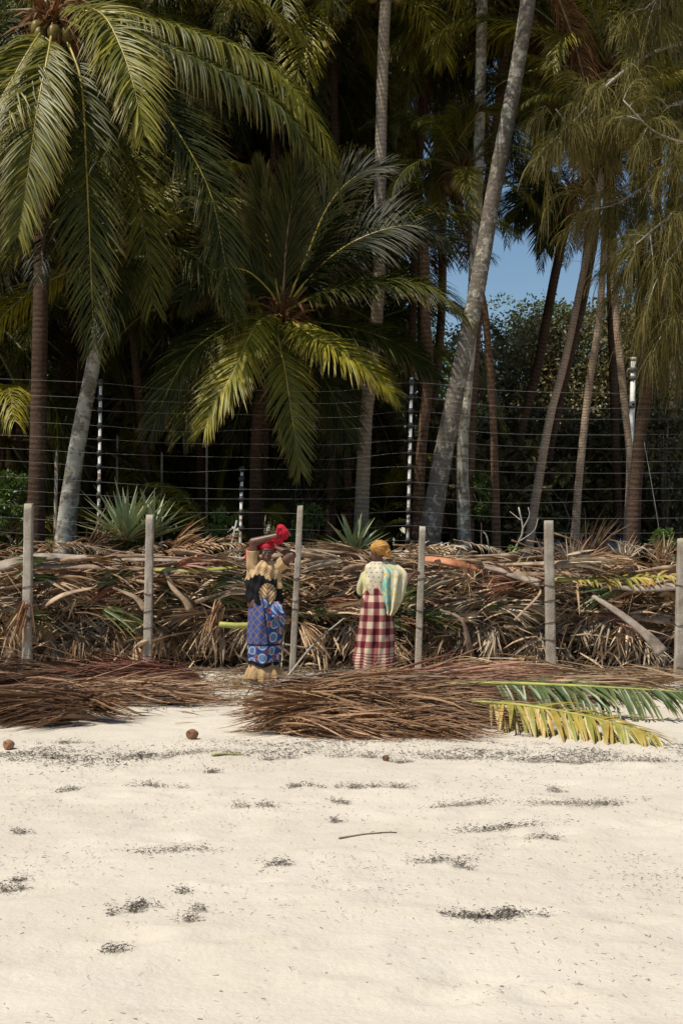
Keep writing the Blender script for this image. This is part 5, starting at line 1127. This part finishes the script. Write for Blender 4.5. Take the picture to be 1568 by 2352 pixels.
def kanga_col(x, y, z, a):
    sh = x.shape; u = a * 0.185                                    # metres round the body
    blue, pale, lb, red, dk = (0.026, 0.066, 0.24), (0.44, 0.49, 0.55), (0.11, 0.19, 0.36), (0.34, 0.12, 0.07), (0.012, 0.016, 0.05)
    def discs(cell, r, oz):
        cu = (u / cell) % 1 - 0.5; cz = ((z - oz) / cell + 0.5 * (np.floor(u / cell) % 2)) % 1 - 0.5
        rr = np.hypot(cu, cz); th = np.arctan2(cz, cu)
        c = col3(blue, sh)
        c = mixc((rr < r) * 1.0, c, col3(lb, sh)); c = mixc((np.abs(rr - r) < 0.045) * 1.0, c, col3(pale, sh))
        cu2, cz2 = (u / cell + 0.5) % 1 - 0.5, ((z - oz) / cell + 0.5 * (np.floor(u / cell + 0.5) % 2)) % 1 - 0.5
        r2 = np.hypot(cu2, cz2); t2 = np.arctan2(cz2, cu2)
        c = mixc(((r2 < 0.30 * (0.35 + 0.65 * np.abs(np.cos(t2 * 3)))) & (rr > r + 0.05)) * 1.0, c, col3(red, sh))
        c = mixc(((r2 < 0.07)) * 1.0, c, col3(dk, sh)); return c
    low = discs(0.135, 0.33, 0.235); big = discs(0.155, 0.33, 0.45)
    p, q = (u + z) / 0.10 % 1 - 0.5, (u - z) / 0.10 % 1 - 0.5
    lat = (np.abs(p) < 0.10) | (np.abs(q) < 0.10); star = (np.abs(p) * np.abs(q) < 0.008) & ~lat
    lc = mixc(lat * 1.0, col3((0.045, 0.085, 0.25), sh), col3((0.20, 0.13, 0.125), sh)); lc = mixc(star * 0.8, lc, col3((0.40, 0.42, 0.52), sh))
    right = (x > 0.055 - (z - 0.45) * 0.12)
    up = np.where(right[..., None], big, lc)
    up = mixc((np.abs(x - 0.055 + (z - 0.45) * 0.12) < 0.007) * (y < 0) * 1.0, up, col3(dk, sh))
    c = np.where((z < 0.43)[..., None], low, up)
    c = mixc((np.abs(z - 0.44) < 0.010) * 1.0, c, col3(dk, sh)); c = mixc((z < 0.245) * 1.0, c, col3((0.008, 0.008, 0.014), sh))
    return c
g = Geo(); foldk = lambda A, z: 0.013 * np.sin(A * 5 + z * 4 + 1) * SEP(1.0 - z, 0, 0.6) + 0.006 * np.sin(A * 11 - z * 7) + 0.012 * np.sin(A * 3 + 0.6)
g.add(*loft([(0.205, -0.022, 0.015, 0.172, 0.150), (0.35, -0.02, 0.015, 0.180, 0.155), (0.55, -0.008, 0.015, 0.190, 0.162), (0.75, 0.004, 0.015, 0.196, 0.168), (0.90, 0.006, 0.015, 0.186, 0.156), (0.98, 0.0, 0.012, 0.168, 0.136)], nu=260, nv=240, fold=foldk, colour=kanga_col))
cloth_obj('wrap_skirt', g, M['print'], w1)
# gathered knot of the wrap on the hip
g = Geo()
kp = catmull([(0.13, -0.11, 0.92), (0.15, -0.14, 0.87), (0.17, -0.17, 0.82), (0.19, -0.13, 0.74), (0.205, -0.09, 0.66)], 40)
V, F, C = tube(kp, np.interp(np.linspace(0, 1, 40), [0, 0.2, 0.5, 0.75, 1], [0.03, 0.055, 0.062, 0.05, 0.03]), 60, up=(0, -1, 0))
dv = V.reshape(42, 60, 3); kpp = np.concatenate([kp[:1], kp, kp[-1:]])[:, None]; an = np.linspace(0, 2 * math.pi, 60, endpoint=False)
dv = kpp + (dv - kpp) * (1 + 0.24 * np.sin(an * 5 + 0.5)[None, :, None] + 0.12 * np.sin(np.arange(42) * 0.7)[:, None, None])
kc = kanga_col(np.full(dv.shape[:2], 0.2), dv[..., 1], dv[..., 2] * 1.25 + 0.1 + dv[..., 0], np.broadcast_to(an, dv.shape[:2]) * 0.6)
g.add(dv.reshape(-1, 3), F, kc.reshape(-1, 3)); cloth_obj('wrap_knot', g, M['print'], w1)
g = Geo(); g.add(*loft([(0.035, -0.02, 0.015, 0.205, 0.175), (0.12, -0.015, 0.015, 0.19, 0.165), (0.22, -0.02, 0.015, 0.145, 0.125), (0.4, -0.015, 0.015, 0.125, 0.105)], fold=lambda A, z: (0.024 * np.sin(A * 8 + 1) + 0.01 * np.sin(A * 15)) * SEP(0.24 - z, 0, 0.2)))
cloth_obj('underskirt', g, M['tan_cloth'], w1)
# red scarf: cap on the head, length drawn up to the hand, and the bunch over the hand
g = Geo()
def draped(path, rads, lob=5, amp=0.18, n=30, nu=40, flat=0.8):
    q = catmull(path, n); V, F, C = tube(q, np.interp(np.linspace(0, 1, n), np.linspace(0, 1, len(rads)), rads), nu, up=(0, -1, 0), flat=flat)
    dv = V.reshape(n + 2, nu, 3); qq = np.concatenate([q[:1], q, q[-1:]])[:, None]; an = np.linspace(0, 2 * math.pi, nu, endpoint=False)
    dv = qq + (dv - qq) * (1 + amp * np.sin(an * lob + 1)[None, :, None] + amp * 0.5 * np.sin(np.arange(n + 2) * 0.8)[:, None, None])
    return dv.reshape(-1, 3), F
hc = L1(613, 1268, -0.03)
V, F = ball(hc + np.array([0.0, 0.02, 0.052]), (0.088, 0.103, 0.086), 40, 26)
V[:, 2] = np.maximum(V[:, 2], hc[2] + 0.036 + (V[:, 1] > hc[1] + 0.0) * -0.05); g.add(V, F)
g.add(*draped([hc + np.array([-0.05, 0.03, 0.10]), hc + np.array([0.0, -0.04, 0.135]), hc + np.array([0.08, -0.06, 0.15]), L1(640, 1246, -0.08), L1(648, 1232, -0.10)], [0.035, 0.042, 0.036, 0.03, 0.03], 6, 0.25))
g.add(*draped([L1(640, 1228, -0.11), L1(647, 1217, -0.13), L1(653, 1226, -0.13), L1(655, 1240, -0.10)], [0.03, 0.045, 0.046, 0.02], 6, 0.25))
g.add(*draped([hc + np.array([-0.06, 0.05, 0.06]), hc + np.array([-0.13, 0.07, 0.02]), hc + np.array([-0.20, 0.08, -0.03]), hc + np.array([-0.22, 0.09, -0.12])], [0.05, 0.055, 0.05, 0.025]))
cloth_obj('headscarf', g, M['red_cloth'], w1)

# ---- woman with the mustard turban, seen from behind
PX2, PYF2 = 866.0, 1572.0; WY2 = 16.4; s2 = FPX / WY2
def L2(px, py, dy=0.0): return np.array([(px - PX2) / s2, dy, (PYF2 - py) / s2])
w2 = empty('person', ((PX2 - HX) / FPX * WY2, WY2, 0.0), 'person in mustard turban and red plaid skirt facing the brush wall', 'person', 'people working at the brush wall')
hc2 = L2(866, 1273, 0.02)
hp, tr2, _ = head_pieces(hc2, math.radians(-125), 1.0, 0.15)
shR, elR, wrR = L2(906, 1312, 0.05), L2(928, 1352, 0.28), L2(950, 1328, 0.72)
shL, elL, wrL = L2(842, 1314, 0.05), L2(830, 1362, 0.22), L2(834, 1345, 0.45)
bp = hp + [capsule(L2(872, 1304, 0.03), L2(868, 1282, 0.02), 0.052, 0.05), capsule(L2(872, 1318, 0.03), L2(864, 1392, 0.0), 0.11, 0.12), capsule(L2(852, 1312, 0.03), L2(896, 1312, 0.03), 0.07, 0.07), capsule((-0.06, 0.0, 0.92), (0.06, 0.0, 0.92), 0.14, 0.14),
           capsule(shR, elR, 0.054, 0.042), capsule(elR, wrR, 0.042, 0.027), capsule(shL, elL, 0.054, 0.042), capsule(elL, wrL, 0.042, 0.027)]
for sx in (-1, 1):
    bp += [capsule((sx * 0.085, 0.0, 0.88), (sx * 0.085, 0.0, 0.46), 0.085, 0.055), capsule((sx * 0.085, 0.0, 0.46), (sx * 0.09, 0.0, 0.08), 0.056, 0.036), capsule((sx * 0.09, -0.02, 0.05), (sx * 0.11, 0.13, 0.035), 0.038, 0.03)]
bp += hand_pieces(wrR, (0.45, 0.6, 0.3), (0.5, -0.2, -0.5), 1, 0.6) + hand_pieces(wrL, (0.3, 0.8, 0.2), (0.3, 0, -0.9), -1, 0.6)
link('body', body_mesh('body', bp), w2, world=False); eyes(w2, tr2)
def blouse2_col(x, y, z, a):
    sh = x.shape; c = col3((0.60, 0.52, 0.38), sh); u = a * 0.17
    cu, cz = (u / 0.06 + 0.5 * (np.floor(z / 0.05) % 2)) % 1 - 0.5, (z / 0.05) % 1 - 0.5
    rr = np.hypot(cu, cz * 1.1); c = mixc((rr < 0.20) * 0.9, c, col3((0.16, 0.24, 0.17), sh))
    c = mixc((z < 1.16) * (np.abs(np.sin(x * 30 + z * 20)) > 0.5) * 0.5, c, col3((0.58, 0.36, 0.20), sh))
    c = mixc(SEP(-x, 0.11, 0.14), c, col3((0.58, 0.52, 0.26), sh)); return c
g = Geo()
g.add(*loft([(1.02, -0.01, 0.0, 0.150, 0.130), (1.10, -0.012, 0.0, 0.148, 0.128), (1.2, 0.0, 0.015, 0.165, 0.135), (1.30, 0.02, 0.03, 0.178, 0.125), (1.36, 0.03, 0.035, 0.150, 0.100), (1.40, 0.032, 0.03, 0.085, 0.07)], fold=lambda A, z: 0.008 * np.sin(A * 7 + z * 9) + 0.006 * np.sin(A * 3 + z * 30), colour=blouse2_col))
g.add(*sleeve([L2(852, 1318, 0.03), L2(842, 1330, 0.08), L2(834, 1352, 0.17), L2(833, 1368, 0.20)], [0.075, 0.073, 0.068, 0.062], (0.58, 0.52, 0.30)))
g.add(*sleeve([L2(896, 1316, 0.04), L2(912, 1326, 0.10), L2(924, 1344, 0.22)], [0.075, 0.073, 0.07], (0.58, 0.50, 0.30)))
cloth_obj('blouse', g, M['print'], w2)
def plaid_col(x, y, z, a):
    sh = x.shape; u = a * 0.20; pz = 0.150
    bu = ((u / 0.150) % 1 < 0.5); bz = ((z / pz + 0.25) % 1 < 0.5)
    fine = z < 0.35
    bz = np.where(fine, ((z / 0.034) % 1 < 0.42), bz)
    k = bu.astype(float) + bz.astype(float)
    cream, mid, dark = col3((0.55, 0.44, 0.315), sh), col3((0.29, 0.10, 0.09), sh), col3((0.085, 0.010, 0.016), sh)
    c = np.where((k < 0.5)[..., None], cream, np.where((k < 1.5)[..., None], mid, dark)); return c
g = Geo()
g.add(*loft([(0.16, -0.035, 0.0, 0.222, 0.190), (0.3, -0.03, 0.0, 0.218, 0.190), (0.5, -0.018, 0.0, 0.206, 0.182), (0.72, -0.01, -0.005, 0.192, 0.175), (0.9, -0.008, -0.01, 0.178, 0.165), (1.02, -0.012, 0.0, 0.150, 0.140), (1.10, -0.012, 0.0, 0.132, 0.122)], nu=260, nv=240,
             fold=lambda A, z: 0.022 * np.sin(A * 6 + z * 3) * SEP(1.0 - z, 0, 0.8) + 0.011 * np.sin(A * 11 - z * 5) * SEP(1.05 - z, 0, 0.5) + 0.005 * np.sin(A * 4 + z * 25), colour=plaid_col))
cloth_obj('plaid_skirt', g, M['print'], w2)
# shawl: rows from the nape down, x range in picture terms wrapped round the back and right arm
rows = [(1292, 862, 888, 0.02), (1298, 862, 908, -0.02), (1308, 870, 924, -0.07), (1322, 872, 933, -0.11), (1340, 873, 934, -0.13), (1360, 874, 928, -0.14), (1380, 878, 924, -0.145), (1398, 882, 914, -0.145), (1414, 886, 902, -0.14)]
rr = catmull(np.array(rows, float), 90); nu = 70; V = np.zeros((90, nu, 3)); uu = np.linspace(0, 1, nu)
for i in range(90):
    py, xl, xr, yb = rr[i]; px = xl + (xr - xl) * uu
    depth = yb + 0.30 * np.maximum(0, uu - 0.72) ** 1.5 * (i / 90 + 0.4) * 2 + 0.03 * np.sin(uu * 17 + i * 0.02) * (0.3 + i / 90) * 0.9
    V[i, :, 0] = (px - PX2) / s2 + 0.005 * np.sin(i * 0.25); V[i, :, 1] = depth; V[i, :, 2] = (PYF2 - py) / s2 + 0.012 * np.sin(uu * 19) * (i / 90)
x, z = V[..., 0], V[..., 2]
un = np.broadcast_to(uu, x.shape)
c = col3((0.60, 0.54, 0.36), x.shape); teal, yel = col3((0.19, 0.46, 0.41), x.shape), col3((0.58, 0.42, 0.13), x.shape)
nz1 = vnoise(un * 9 + 3, z * 22); nz2 = vnoise(un * 14 + 40, z * 40)
c = mixc(((un > 0.02) & (un < 0.42)) * (nz1 < 0.66) * 1.0, c, teal); c = mixc(((un > 0.5) & (un < 0.64)) * (z > 1.3) * 1.0, c, teal)
c = mixc((nz2 > 0.70) * 0.9, c, yel); c = mixc((np.abs(un - 0.47) < 0.012) * 1.0, c, col3((0.16, 0.19, 0.17), x.shape)); c = mixc((np.abs(un - 0.68) < 0.012) * 1.0, c, col3((0.2, 0.22, 0.2), x.shape))
g = Geo().add(V.reshape(-1, 3), grid_faces(nu, 90, False), c.reshape(-1, 3)); cloth_obj('shawl', g, M['print'], w2, 0.008)
# turban: wound bands on the back of the head
g = Geo(); tcn = hc2 + np.array([0.032, -0.005, 0.055]); V, F = ball(tcn, (0.108, 0.110, 0.092), 60, 40)
dv = V - tcn; an = np.arctan2(dv[:, 2], dv[:, 0] + 0.10); V = tcn + dv * (1 + 0.035 * np.sin(an * 22 + dv[:, 1] * 30) + 0.02 * np.sin(an * 9))[:, None]
g.add(V, F); g.add(*draped([tcn + np.array([0.06, -0.06, -0.02]), tcn + np.array([0.085, -0.05, -0.06]), tcn + np.array([0.075, -0.03, -0.095])], [0.035, 0.045, 0.03]))
cloth_obj('turban', g, M['mustard'], w2)
